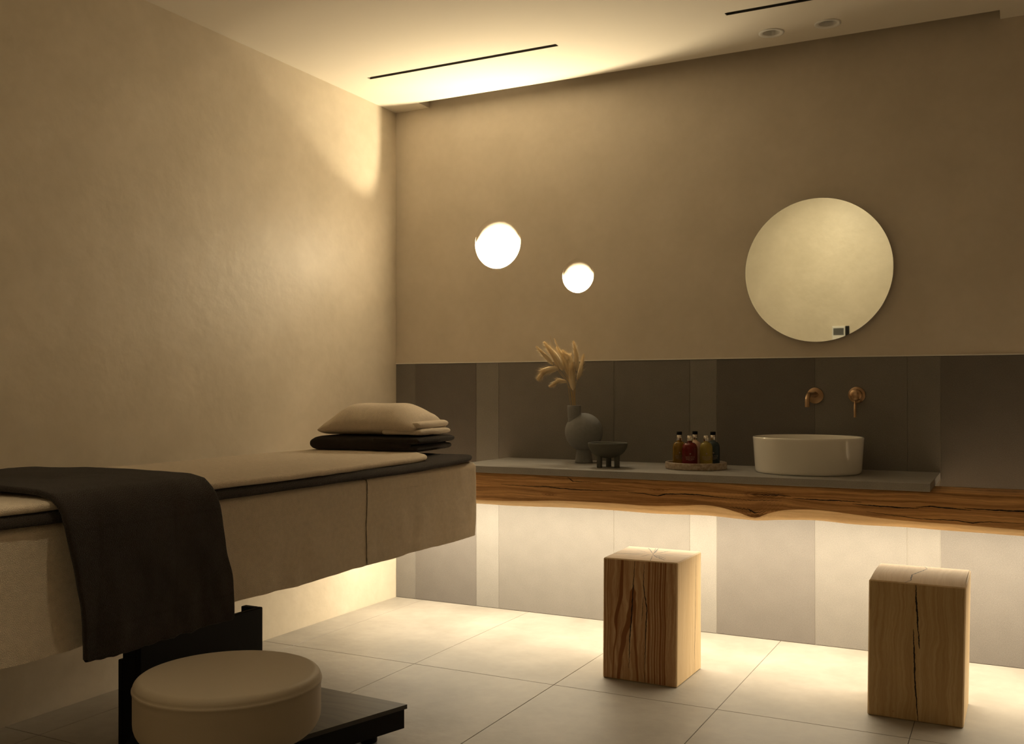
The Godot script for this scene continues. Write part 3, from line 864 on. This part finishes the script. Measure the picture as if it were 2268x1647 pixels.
func throw_mesh() -> ArrayMesh:
	var nz := noise(1.0, 3, 531)
	# outline in the x-y plane, from the far side over the top and down the near side; u runs along the bed
	var path := [Vector2(-0.30, 0.833), Vector2(-0.1, 0.838), Vector2(0.15, 0.838), Vector2(0.27, 0.836), Vector2(0.315, 0.828), Vector2(0.340, 0.806), Vector2(0.350, 0.77), Vector2(0.352, 0.70), Vector2(0.350, 0.60), Vector2(0.347, 0.52), Vector2(0.345, 0.480)]
	var Ls := [0.0]
	for i in path.size() - 1: Ls.append(Ls[-1] + path[i].distance_to(path[i + 1]))
	var onp := func(s):
		var d: float = s * Ls[-1]
		for i in path.size() - 1:
			if d <= Ls[i + 1] + 1e-6:
				var f: float = (d - Ls[i]) / (Ls[i + 1] - Ls[i])
				return [(path[i] as Vector2).lerp(path[i + 1], f), d]
		return [path[-1], d]
	var thick := 0.014
	var surf := func(u, s, o):
		var q: Array = onp.call(s)
		var p: Vector2 = q[0]
		var q2: Array = onp.call(minf(1.0, s + 0.02)); var q1: Array = onp.call(maxf(0.0, s - 0.02))
		var tg: Vector2 = (q2[0] - q1[0]).normalized()
		var n := Vector2(-tg.y, tg.x)
		if n.y < 0 and n.x < 0: n = -n
		var down := smoothstep(0.82, 0.5, p.y)
		var z: float = lerpf(1.505, 1.965, u)
		z += -0.055 * down + 0.01 * nz.get_noise_2d(s * 3.0, u * 0.5)
		var w: float = 0.012 * nz.get_noise_2d(u * 2.2, s * 2.5) * (0.3 + down) + 0.0006 * nz.get_noise_2d(u * 9.0, s * 12.0)
		var e: float = o + w + 0.004
		var hem: float = 0.006 * nz.get_noise_2d(u * 6.0, 8.0) * down
		return Vector3(p.x + n.x * e, p.y + n.y * e + hem, z)
	var b := MB.new()
	# closed loop round the cloth's edge: outer face, hem, inner face
	b.grid(func(u, v):
		var zz: float; var o: float
		# u goes round the section across the cloth's width: outer face, edge, inner face, edge
		var k: float = u * 4.0
		var uu := 0.0
		if k < 1.8:
			uu = lerpf(0.01, 0.99, k / 1.8); o = thick
		elif k < 2.0:
			var a := (k - 1.8) / 0.2 * PI
			uu = 0.99 + 0.012 * sin(a); o = thick / 2 + thick / 2 * cos(a)
		elif k < 3.8:
			uu = lerpf(0.99, 0.01, (k - 2.0) / 1.8); o = 0.0
		else:
			var a := (k - 3.8) / 0.2 * PI
			uu = 0.01 - 0.012 * sin(a); o = thick / 2 - thick / 2 * cos(a)
		var ss: float = v
		return surf.call(uu, ss, o), 120, 70)
	# hem strip
	b.grid(func(u, v):
		var uu := lerpf(0.01, 0.99, u)
		var a: Vector3 = surf.call(uu, 1.0, thick); var c: Vector3 = surf.call(uu, 1.0, 0.0)
		var m := a.lerp(c, 0.5)
		var ang: float = v * PI
		return m + (a - m) * cos(ang) + Vector3(0, -0.006 * sin(ang), 0), 60, 6)
	return b.done()

func towels():
	# frame of the folded towels: origin at the front left corner, x along the front, z away from the viewer
	var turn := 0.14
	var at := Vector3(0.575, 0.829, 0.945)
	# dark towel: folded slab with a round fold on the left, leaves showing on the right
	var t := thing("folded_towel", "dark brown towel folded flat under the cream one", "towel", at, turn, "towels folded at the head end")
	var nz := noise(1.0, 3, 541)
	var leaf := func(y0: float, h: float, hx: float, hz: float, ox: float):
		var b := MB.new()
		b.grid(func(u, v):
			var a: float = v * PI2 # round the section
			var e := 5.0
			var c := cos(a); var s := sin(a)
			var sup := pow(pow(absf(c), e) + pow(absf(s), e), -1.0 / e)
			var y: float = y0 + h / 2 + s * sup * h / 2
			var endf: float = absf(2 * u - 1)
			var rc: float = minf(0.5, h * 0.55 / hx)
			var cap: float = sqrt(maxf(0.0, 1.0 - pow(maxf(0.0, (endf - 1.0 + rc) / rc), 2.0)))
			var z: float = c * sup * hz * (0.93 + 0.07 * cap)
			var x: float = ox + (2 * u - 1) * hx
			y = y0 + h / 2 + (y - y0 - h / 2) * cap
			y += 0.003 * nz.get_noise_2d(x * 6.0, z * 6.0 + y0 * 40.0)
			return Vector3(x, y, -z), 90, 40)
		return b.done()
	part("body", t, leaf.call(0.0, 0.058, 0.222, 0.180, -0.018), M.terry1)
	part("upper_leaf", t, leaf.call(0.030, 0.028, 0.10, 0.184, 0.140), M.terry1)
	part("lower_leaf", t, leaf.call(0.001, 0.027, 0.10, 0.176, 0.130), M.terry1)
	# cream towel: plump fold, flat on top, sloping to the left, open folds on the right
	var c := thing("folded_towel", "plump cream towel folded on top of the dark brown one", "towel", at + Vector3(-0.002, 0.0615, 0.0), turn, "towels folded at the head end")
	var hx := 0.215; var hz := 0.165
	var prof := func(x): # height over the width
		var l := smoothstep(-0.235, -0.09, x)
		var r := 1.0 - 0.38 * smoothstep(0.09, 0.225, x)
		return (0.046 + 0.078 * l) * r
	var b := MB.new()
	b.grid(func(u, v):
		var a: float = v * PI2 - PI / 2
		var e := 3.2
		var cc := cos(a); var s := sin(a)
		var sup := pow(pow(absf(cc), e) + pow(absf(s), e), -1.0 / e)
		var k: float = 2 * u - 1
		var cap: float = sqrt(maxf(0.0, 1.0 - pow(maxf(0.0, (absf(k) - 0.87) / 0.13), 2.0)))
		var x: float = k * hx
		var h: float = prof.call(x)
		var yy: float = s * sup
		# flat below, domed above
		var y: float = h * 0.5 * (yy + 1.0)
		y = lerpf(h * 0.40, y, cap)
		var z: float = cc * sup * hz * (0.9 + 0.1 * cap) * (1.0 - 0.30 * smoothstep(-0.2, 1.0, yy) * (1.0 - 0.0))
		y += 0.0035 * nz.get_noise_2d(x * 5.0 + 9.0, z * 5.0) * smoothstep(-0.9, 0.5, yy)
		return Vector3(x, maxf(y, 0.0), -z), 70, 56)
	part("body", c, b.done(), M.terry0)
	# leaves of the open side on the right
	part("lower_leaf", c, leaf.call(0.002, 0.026, 0.085, 0.150, 0.152), M.terry0)
	part("upper_leaf", c, leaf.call(0.027, 0.030, 0.080, 0.146, 0.150), M.terry0)

# ---------- round stool in the foreground ----------
func therapist_stool():
	var ct := Vector3(1.357, 0, 2.650)
	var t := thing("round_stool", "round beige padded stool in front of the massage table", "stool", ct)
	var R := 0.1935; var T := 0.4650; var th := 0.135
	var b := MB.new()
	var pr := [Vector2(0, T - th)]
	for i in 9:
		var a := PI / 2 * i / 8.0
		pr.append(Vector2(R - 0.045 + 0.045 * sin(a), T - th + 0.045 - 0.045 * cos(a)))
	pr.append(Vector2(R, T - 0.035))
	pr.append(Vector2(R + 0.001, T - 0.026))
	pr.append(Vector2(R + 0.0022, T - 0.0235)); pr.append(Vector2(R + 0.0022, T - 0.021)); pr.append(Vector2(R + 0.0005, T - 0.0185))
	for i in 7:
		var a := PI / 2 * i / 6.0
		pr.append(Vector2(R - 0.018 + 0.018 * cos(a), T - 0.018 + 0.016 * sin(a)))
	pr.append(Vector2(R * 0.6, T)); pr.append(Vector2(0, T + 0.001))
	b.lathe(pr, 96)
	part("seat", t, b.done(), M.leather)
	b = MB.new()
	b.lathe([Vector2(0, 0.305), Vector2(0.10, 0.305), Vector2(0.10, 0.318), Vector2(0, 0.318)], 32)
	part("seat_plate", t, b.done(), M.black)
	b = MB.new()
	b.lathe([Vector2(0.026, 0.02), Vector2(0.026, 0.31)], 28)
	part("column", t, b.done(), M.steel)
	b = MB.new()
	b.lathe([Vector2(0, 0), Vector2(0.155, 0), Vector2(0.16, 0.004), Vector2(0.16, 0.014), Vector2(0.15, 0.02), Vector2(0.03, 0.026), Vector2(0, 0.026)], 48)
	part("base", t, b.done(), M.steel)

# ---------- basin, taps, mirror ----------
func basin_and_taps():
	var t := thing("vessel_basin", "white round ceramic vessel basin on the grey slab", "basin", Vector3(2.12, 0.742, 0.237))
	var b := MB.new()
	var R := 0.2125; var H := 0.142
	b.lathe([Vector2(0, 0.0), Vector2(0.192, 0.0), Vector2(0.1985, 0.0015), Vector2(0.202, 0.006), Vector2(0.2035, 0.014), Vector2(R - 0.001, H - 0.012), Vector2(R, H - 0.004), Vector2(R - 0.0012, H - 0.0008), Vector2(R - 0.0035, H), Vector2(R - 0.006, H - 0.001), Vector2(R - 0.0075, H - 0.005), Vector2(0.195, 0.03), Vector2(0.175, 0.014), Vector2(0.05, 0.010), Vector2(0.0, 0.009)], 96)
	part("bowl", t, b.done(), M.ceramic)
	b = MB.new()
	b.lathe([Vector2(0.0, 0.0145), Vector2(0.018, 0.0145), Vector2(0.026, 0.0125), Vector2(0.028, 0.0095)].map(func(p): return p), 32)
	part("drain", t, b.done(), M.brass)
	# wall spout
	var out := Transform3D(Basis(Vector3.RIGHT, Vector3(0, 0, 1), Vector3(0, -1, 0)), Vector3.ZERO)   # lathe axis turned to point out of the wall
	var s := thing("wall_spout", "bronze wall spout curving down over the basin", "tap", Vector3(2.108, 1.046, 0))
	b = MB.new()
	b.lathe([Vector2(0, 0.0), Vector2(0.0335, 0.0), Vector2(0.0335, 0.007), Vector2(0.0325, 0.008), Vector2(0, 0.008)], 48, out)
	part("rosette", s, b.done(), M.brass)
	b = MB.new()
	var pts := [Vector3(0, 0.004, 0.006), Vector3(0, 0.004, 0.13)]
	for i in 9:
		var a := PI / 2 * i / 8.0
		pts.append(Vector3(0, 0.004 - 0.032 + 0.032 * cos(a), 0.15 + 0.032 * sin(a)))
	pts.append(Vector3(0, -0.046, 0.182))
	var rad := []
	for i in pts.size(): rad.append(0.0098)
	b.tube(pts, rad, 22)
	part("spout", s, b.done(), M.brass)
	b = MB.new()
	b.lathe([Vector2(0.013, 0.008), Vector2(0.013, 0.022), Vector2(0.0105, 0.024)], 28, out)
	var col := part("collar", s, b.done(), M.brass)
	col.position = Vector3(0, 0.004, 0)
	# mixer handle
	var h := thing("mixer_handle", "bronze wall mixer with a thin lever pointing down", "tap", Vector3(2.274, 1.049, 0))
	b = MB.new()
	b.lathe([Vector2(0, 0.0), Vector2(0.0335, 0.0), Vector2(0.0335, 0.007), Vector2(0.0325, 0.008), Vector2(0, 0.008)], 48, out)
	part("rosette", h, b.done(), M.brass)
	b = MB.new()
	b.lathe([Vector2(0.0235, 0.008), Vector2(0.0235, 0.042), Vector2(0.0225, 0.044), Vector2(0, 0.0442)], 40, out)
	part("knob", h, b.done(), M.brass)
	b = MB.new()
	b.tube([Vector3(-0.003, -0.02, 0.034), Vector3(-0.003, -0.034, 0.034), Vector3(-0.003, -0.035, 0.034), Vector3(-0.003, -0.092, 0.034)], [0.0028, 0.0028, 0.0052, 0.0052], 16)
	part("lever", h, b.done(), M.brass)

func mirror():
	var t := thing("round_mirror", "round frameless mirror hung on the wall above the basin", "mirror", Vector3(2.119, 1.5695, 0.022))
	t.rotation = Vector3(deg_to_rad(0.9), 0, 0)
	var out := Transform3D(Basis(Vector3.RIGHT, Vector3(0, 0, 1), Vector3(0, -1, 0)), Vector3.ZERO)
	var b := MB.new()
	b.lathe([Vector2(0, 0.0), Vector2(0.2985, 0.0), Vector2(0.3, 0.001), Vector2(0.3, 0.0045), Vector2(0.2985, 0.0055)], 128, out)
	part("edge", t, b.done(), M.mirroredge)
	b = MB.new()
	b.lathe([Vector2(0.2988, 0.0056), Vector2(0, 0.0056)], 128, out)
	part("mirror_glass", t, b.done(), M.mirror)
	b = MB.new()
	b.box(Vector3(0, 0.02, -0.010), Vector3(0.30, 0.30, 0.018), 0.001)
	part("mount", t, b.done(), M.black)
	# control panel on the wall behind the viewer's left, seen in the mirror
	var p := thing("wall_control_panel", "small white control panel with a dark screen, reflected in the mirror", "control panel", Vector3(1.637, 1.390, 3.75))
	b = MB.new()
	b.box(Vector3(0, 0, -0.009), Vector3(0.098, 0.13, 0.018), 0.003)
	part("housing", p, b.done(), M.white)
	b = MB.new()
	b.box(Vector3(0.0, 0.022, -0.0185), Vector3(0.078, 0.054, 0.002), 0.0005)
	part("screen", p, b.done(), mat(lin(0.02, 0.018, 0.012), 0.3))
	b = MB.new()
	b.box(Vector3(-0.022, -0.038, -0.0187), Vector3(0.006, 0.006, 0.0014), 0.0003)
	var em := mat(Color(1, 0.9, 0.7), 0.5)
	em.emission_enabled = true; em.emission = Color(1, 0.92, 0.7); em.emission_energy_multiplier = 1.0
	part("indicator_light", p, b.done(), em)
	var q := thing("wall_switch_plate", "narrow black switch plate beside the white control panel, reflected in the mirror", "switch", Vector3(1.7005, 1.390, 3.75))
	b = MB.new()
	b.box(Vector3(0, 0, -0.006), Vector3(0.028, 0.13, 0.012), 0.002)
	part("plate", q, b.done(), M.black)

# ---------- things on the counter ----------
func counter_things():
	var top := 0.742
	var cr := deg_to_rad(27.2)
	# vase
	var v := thing("stoneware_vase", "grey stoneware vase, a ball on a flared foot with an offset neck", "vase", Vector3(1.125, top, 0.165), cr)
	var b := MB.new()
	var pr := []
	for i in 33:
		var a := PI * i / 32.0 - PI / 2
		pr.append(Vector2(0.0855 * cos(a), 0.139 + 0.0855 * sin(a)))
	b.lathe(pr, 64)
	part("body", v, b.done(), M.stoneware)
	b = MB.new()
	b.lathe([Vector2(0, 0), Vector2(0.039, 0), Vector2(0.0405, 0.002), Vector2(0.0395, 0.008), Vector2(0.033, 0.055), Vector2(0.031, 0.075), Vector2(0.029, 0.095)], 40)
	part("foot", v, b.done(), M.stoneware)
	b = MB.new()
	b.lathe([Vector2(0.028, 0.155), Vector2(0.0275, 0.18), Vector2(0.0285, 0.20), Vector2(0.0305, 0.23), Vector2(0.0312, 0.2575), Vector2(0.0305, 0.259), Vector2(0.0275, 0.2585), Vector2(0.026, 0.235), Vector2(0.022, 0.19), Vector2(0, 0.185)], 40)
	var nk := part("neck", v, b.done(), M.stoneware)
	nk.position = Vector3(-0.044, 0, 0.012)
	# dried grasses
	var mouth := v.transform * Vector3(-0.044, 0.259, 0.012)
	var rt := Vector3(0.8896, 0, -0.457); var fw := Vector3(-0.457, 0, -0.8896)
	var g := [
		[[-0.02, 0.10], [-0.075, 0.165], [-0.135, 0.155], [-0.162, 0.118], 0.115, 0.027, "dried grass plume arching far left and drooping"],
		[[-0.03, 0.10], [-0.085, 0.17], [-0.125, 0.215], [-0.170, 0.262], 0.11, 0.016, "slim dried grass spike leaning far left"],
		[[-0.02, 0.10], [-0.06, 0.17], [-0.09, 0.225], [-0.135, 0.282], 0.15, 0.028, "thick dried grass plume rising to the upper left"],
		[[-0.01, 0.10], [-0.035, 0.18], [-0.05, 0.225], [-0.075, 0.262], 0.145, 0.028, "thick dried grass plume in the middle of the bunch"],
		[[0.0, 0.10], [-0.012, 0.17], [-0.022, 0.22], [-0.05, 0.245], 0.145, 0.028, "dried grass plume curling over in the centre right"],
		[[0.0, 0.09], [0.012, 0.16], [0.010, 0.22], [-0.002, 0.288], 0.135, 0.020, "dried grass spike standing tall on the right"],
		[[0.006, 0.09], [0.028, 0.15], [0.036, 0.19], [0.046, 0.230], 0.125, 0.019, "dried grass spike at the far right of the bunch"],
		[[-0.012, 0.06], [-0.035, 0.105], [-0.068, 0.112], [-0.108, 0.086], 0.085, 0.018, "small dried grass plume drooping low on the left"],
		[[-0.004, 0.07], [-0.012, 0.12], [-0.014, 0.155], [-0.010, 0.19], 0.125, 0.028, "dried grass plume low in the middle of the bunch"],
		[[-0.02, 0.10], [-0.06, 0.20], [-0.092, 0.26], [-0.108, 0.312], 0.0, 0.0, "long bare dried stem standing highest, thin as wire"],
		[[-0.015, 0.10], [-0.045, 0.19], [-0.066, 0.24], [-0.090, 0.298], 0.045, 0.004, "thin dark dried stem behind the plumes"]]
	var rng := RandomNumberGenerator.new()
	rng.seed = 77
	for i in g.size():
		var q: Array = g[i]
		var dep := rng.randf_range(-0.012, 0.012)
		var ctl := [Vector3(rng.randf_range(-0.010, 0.010), -0.045, 0)]
		ctl[0] = rt * ctl[0].x + Vector3(0, -0.045, 0) + fw * dep * 0.5
		for k in 4: ctl.append(rt * float(q[k][0]) + Vector3(0, q[k][1], 0) + fw * (dep * (k + 1)))
		var cv := Curve3D.new()
		for k in ctl.size():
			var a: Vector3 = ctl[maxi(k - 1, 0)]; var e: Vector3 = ctl[mini(k + 1, ctl.size() - 1)]
			var tg := (e - a) / 6.0
			cv.add_point(ctl[k], -tg, tg)
		var L := cv.get_baked_length()
		var o := thing("dried_plume", q[6], "dried plume", mouth, 0.0, "dried plumes in the grey vase")
		var pts := []; var rad := []
		for k in 25:
			pts.append(cv.sample_baked(L * k / 24.0))
			rad.append(lerpf(0.0013, 0.0006, k / 24.0))
		var sb := MB.new()
		sb.tube(pts, rad, 6)
		part("stem", o, sb.done(), M.straw)
		if q[4] <= 0.0: continue
		# plume: a soft core and many fine hairs
		var pl := MB.new()
		var cp := []; var crd := []
		for k in 13:
			var f := k / 12.0
			cp.append(cv.sample_baked(L - q[4] * (1.0 - f)))
			crd.append(maxf(0.0004, q[5] * 0.55 * pow(sin(PI * pow(clampf(f * 0.96 + 0.03, 0, 1), 0.7)), 0.9)))
		pl.tube(cp, crd, 8)
		pl.flat()
		var hairs := int(900 * q[5] / 0.02) + 100
		for k in hairs:
			var f := rng.randf()
			var s: float = L - q[4] * (1.0 - f)
			var p := cv.sample_baked(s)
			var d := (cv.sample_baked(minf(L, s + 0.004)) - cv.sample_baked(maxf(0, s - 0.004))).normalized()
			var side := d.cross(Vector3(rng.randfn(), rng.randfn(), rng.randfn())).normalized()
			var len: float = q[5] * (0.7 + 0.9 * rng.randf()) * pow(sin(PI * pow(clampf(f * 0.94 + 0.05, 0, 1), 0.7)), 0.6) + 0.003
			var tip := p + (d * 0.85 + side * rng.randf_range(0.3, 0.75)) * len * 1.25 + Vector3(0, -0.12 * len, 0)
			var wv := d.cross(side).normalized() * 0.00065
			pl.tri(p - wv, p + wv, tip)
		part("plume", o, pl.done(), M.plume)
	# bowl on three legs
	var w := thing("footed_bowl", "small dark grey bowl on three stubby legs beside the vase", "bowl", Vector3(1.318, top, 0.362), cr)
	b = MB.new()
	var R := 0.084
	pr = []
	for i in 17:
		var a := PI / 2 * i / 16.0
		pr.append(Vector2(R * pow(sin(a), 0.9), 0.103 - 0.064 * cos(a)))
	pr.append(Vector2(R - 0.002, 0.1045)); pr.append(Vector2(R - 0.005, 0.103))
	for i in 15:
		var a := PI / 2 * (1.0 - (i + 1) / 15.0)
		pr.append(Vector2((R - 0.006) * sin(a), 0.103 - 0.056 * cos(a)))
	b.lathe(pr, 64)
	part("body", w, b.done(), M.bowl)
	for p in [Vector2(-0.037, 0.022), Vector2(0.037, 0.022), Vector2(0.008, -0.038)]:
		b = MB.new()
		b.lathe([Vector2(0, 0), Vector2(0.0105, 0), Vector2(0.0115, 0.001), Vector2(0.0115, 0.056)], 24)
		var o := part("leg", w, b.done(), M.bowl)
		o.position = Vector3(p.x, 0, p.y)
	# tray
	var tc := Vector3(1.672, top, 0.262)
	var tr := thing("round_tray", "round beige stone tray holding the bottles", "tray", tc, cr)
	b = MB.new()
	var TR := 0.1265
	b.lathe([Vector2(0, 0), Vector2(TR - 0.004, 0), Vector2(TR - 0.001, 0.0015), Vector2(TR, 0.005), Vector2(TR, 0.0265), Vector2(TR - 0.001, 0.0285), Vector2(TR - 0.003, 0.029), Vector2(TR - 0.009, 0.029), Vector2(TR - 0.0105, 0.028), Vector2(TR - 0.0115, 0.013), Vector2(TR - 0.014, 0.011), Vector2(0, 0.011)], 80)
	part("body", tr, b.done(), M.travertine)
	bottles(tc + Vector3(0, 0.011, 0), rt, fw)

func bottles(c: Vector3, rt: Vector3, fw: Vector3):
	# offset right, offset towards the viewer, colour, tall black cap, label
	var font := SystemFont.new()
	font.font_names = PackedStringArray(["Droid Serif"])
	for q in [[-0.066, -0.020, [0.19, 0.115, 0.008], true, "amber bottle with a black cap at the left end of the tray", 0.0275], [-0.036, 0.055, [0.11, 0.002, 0.003], false, "deep red bottle with a silver cap at the front of the tray", 0.0315], [0.006, -0.055, [0.60, 0.43, 0.33], true, "pale pink bottle with a black cap at the back of the tray", 0.0275], [0.032, 0.050, [0.30, 0.24, 0.05], false, "pale yellow-green bottle with a silver cap at the front of the tray", 0.0265], [0.073, -0.012, [0.012, 0.045, 0.055], true, "teal blue bottle with a black cap at the right end of the tray", 0.0285]]:
		var at: Vector3 = c + rt * q[0] - fw * q[1]
		var t := thing("toiletry_bottle", q[4], "bottle", at, deg_to_rad(27.2), "toiletry bottles on the stone tray")
		var R: float = q[5]
		var glass := mat(lin(q[2][0], q[2][1], q[2][2]), 0.07, 0.0, 0.5)
		if q[2][0] < 0.6:
			glass.transparency = BaseMaterial3D.TRANSPARENCY_ALPHA
			glass.albedo_color.a = 0.0
			glass.refraction_enabled = true; glass.refraction_scale = 0.035
			var cc: Color = lin(minf(1, q[2][0] * 1.7 + 0.04), minf(1, q[2][1] * 1.7 + 0.012), minf(1, q[2][2] * 1.7 + 0.008))
			glass.albedo_color = Color(cc.r, cc.g, cc.b, 0.45)
		var b := MB.new()
		var pr := [Vector2(0, 0.0), Vector2(R - 0.003, 0.0), Vector2(R - 0.0008, 0.001), Vector2(R, 0.004), Vector2(R, 0.075)]
		for i in 8:
			var a := PI / 2 * (i + 1) / 8.0
			pr.append(Vector2(0.0115 + (R - 0.0115) * cos(a), 0.075 + 0.026 * sin(a)))
		pr.append(Vector2(0.0098, 0.103)); pr.append(Vector2(0, 0.103))
		b.lathe(pr, 40)
		part("bottle_body", t, b.done(), glass)
		b = MB.new()
		b.lathe([Vector2(0, 0.1031), Vector2(0.0112, 0.1031), Vector2(0.0112, 0.1285), Vector2(0.0106, 0.1292), Vector2(0, 0.1292)], 32)
		part("collar" if q[3] else "cap", t, b.done(), M.silver)
		if q[3]:
			b = MB.new()
			b.lathe([Vector2(0, 0.1293), Vector2(0.0112, 0.1293), Vector2(0.0112, 0.1415), Vector2(0.0102, 0.1425), Vector2(0, 0.1425)], 32)
			part("black_cap", t, b.done(), M.black)
		# printed emblem and two lines of lettering, wrapped round the glass
		var ink := mat(lin(0.30, 0.24, 0.19), 0.5)
		var pm := MB.new(); pm.flat()
		var face := -0.12
		for line in [["MOLTON", 0.0425, 0.0066], ["BROWN", 0.0345, 0.0066], ["LONDON", 0.0290, 0.0030]]:
			var tx := TextMesh.new()
			tx.font = font; tx.text = line[0]; tx.font_size = 24; tx.pixel_size = line[2] / 18.0; tx.depth = 0.0
			var ar := tx.get_mesh_arrays()
			if ar.size() == 0: continue
			var vs: PackedVector3Array = ar[Mesh.ARRAY_VERTEX]
			var ix: PackedInt32Array = ar[Mesh.ARRAY_INDEX] if ar[Mesh.ARRAY_INDEX] != null else PackedInt32Array()
			if ix.is_empty():
				for i in vs.size(): ix.append(i)
			var nrm: PackedVector3Array = ar[Mesh.ARRAY_NORMAL]
			for i in range(0, ix.size(), 3):
				if nrm[ix[i]].z < 0.5: continue
				var P := []
				for k in 3:
					var p: Vector3 = vs[ix[i + k]]
					var an := p.x / R + face
					P.append(Vector3(sin(an) * (R + 0.0003), line[1] + p.y, cos(an) * (R + 0.0003)))
				pm.poly_out(P, Vector3(0, P[0].y, 0))
		for i in 12:
			var a0 := PI2 * i / 12.0; var a1 := PI2 * (i + 0.5) / 12.0; var a2 := PI2 * (i + 1) / 12.0
			var P := []
			for w in [Vector2.ZERO, Vector2(cos(a0), sin(a0)) * 0.0022, Vector2(cos(a1), sin(a1)) * 0.0042, Vector2(cos(a2), sin(a2)) * 0.0022]:
				var an: float = w.x / R + face
				P.append(Vector3(sin(an) * (R + 0.0003), 0.056 + w.y, cos(an) * (R + 0.0003)))
			pm.poly_out(P, Vector3(0, 0.056, 0))
		part("lettering", t, pm.done(), ink)

# ---------- fittings in the ceiling ----------
func ceiling_things():
	for i in 2:
		var s: Array = SLOTS[i]
		var t := thing("air_slot", ["long narrow air slot in the ceiling near the glowing niches", "narrow air slot in the darker ceiling at the top edge, beside the downlights"][i], "air vent", Vector3((s[0] + s[1]) / 2, CEIL, (s[2] + s[3]) / 2), 0.0, "air slots in the ceiling")
		var b := MB.new()
		var lx: float = s[1] - s[0]; var lz: float = s[3] - s[2]
		for e in [[Vector3(0, 0.05, -lz / 2 - 0.001), Vector3(lx, 0.10, 0.002)], [Vector3(0, 0.05, lz / 2 + 0.001), Vector3(lx, 0.10, 0.002)], [Vector3(0, 0.101, 0), Vector3(lx, 0.002, lz + 0.004)], [Vector3(-lx / 2 - 0.001, 0.05, 0), Vector3(0.002, 0.10, lz)], [Vector3(lx / 2 + 0.001, 0.05, 0), Vector3(0.002, 0.10, lz)]]:
			b.box(e[0], e[1], 0.0003)
		part("duct", t, b.done(), M.darkhole)
	for i in 2:
		var d: Vector2 = DOWNLIGHTS[i]
		var t := thing("downlight", ["round recessed downlight nearer the air slot, switched off", "round recessed downlight farther from the air slot, switched off"][i], "downlight", Vector3(d.x, CEIL, d.y), 0.0, "recessed downlights")
		var b := MB.new()
		b.lathe([Vector2(0.0335, 0.0), Vector2(0.036, -0.0025), Vector2(0.046, -0.004), Vector2(0.0495, -0.003), Vector2(0.050, 0.0)].map(func(p): return p), 48)
		part("ring", t, b.done(), M.white)
		b = MB.new()
		b.lathe([Vector2(0.0335, 0.0), Vector2(0.026, 0.035)], 48)
		part("reflector", t, b.done(), M.white)
		b = MB.new()
		b.lathe([Vector2(0.026, 0.035), Vector2(0.0, 0.035)], 48)
		part("lens", t, b.done(), M.darkhole)
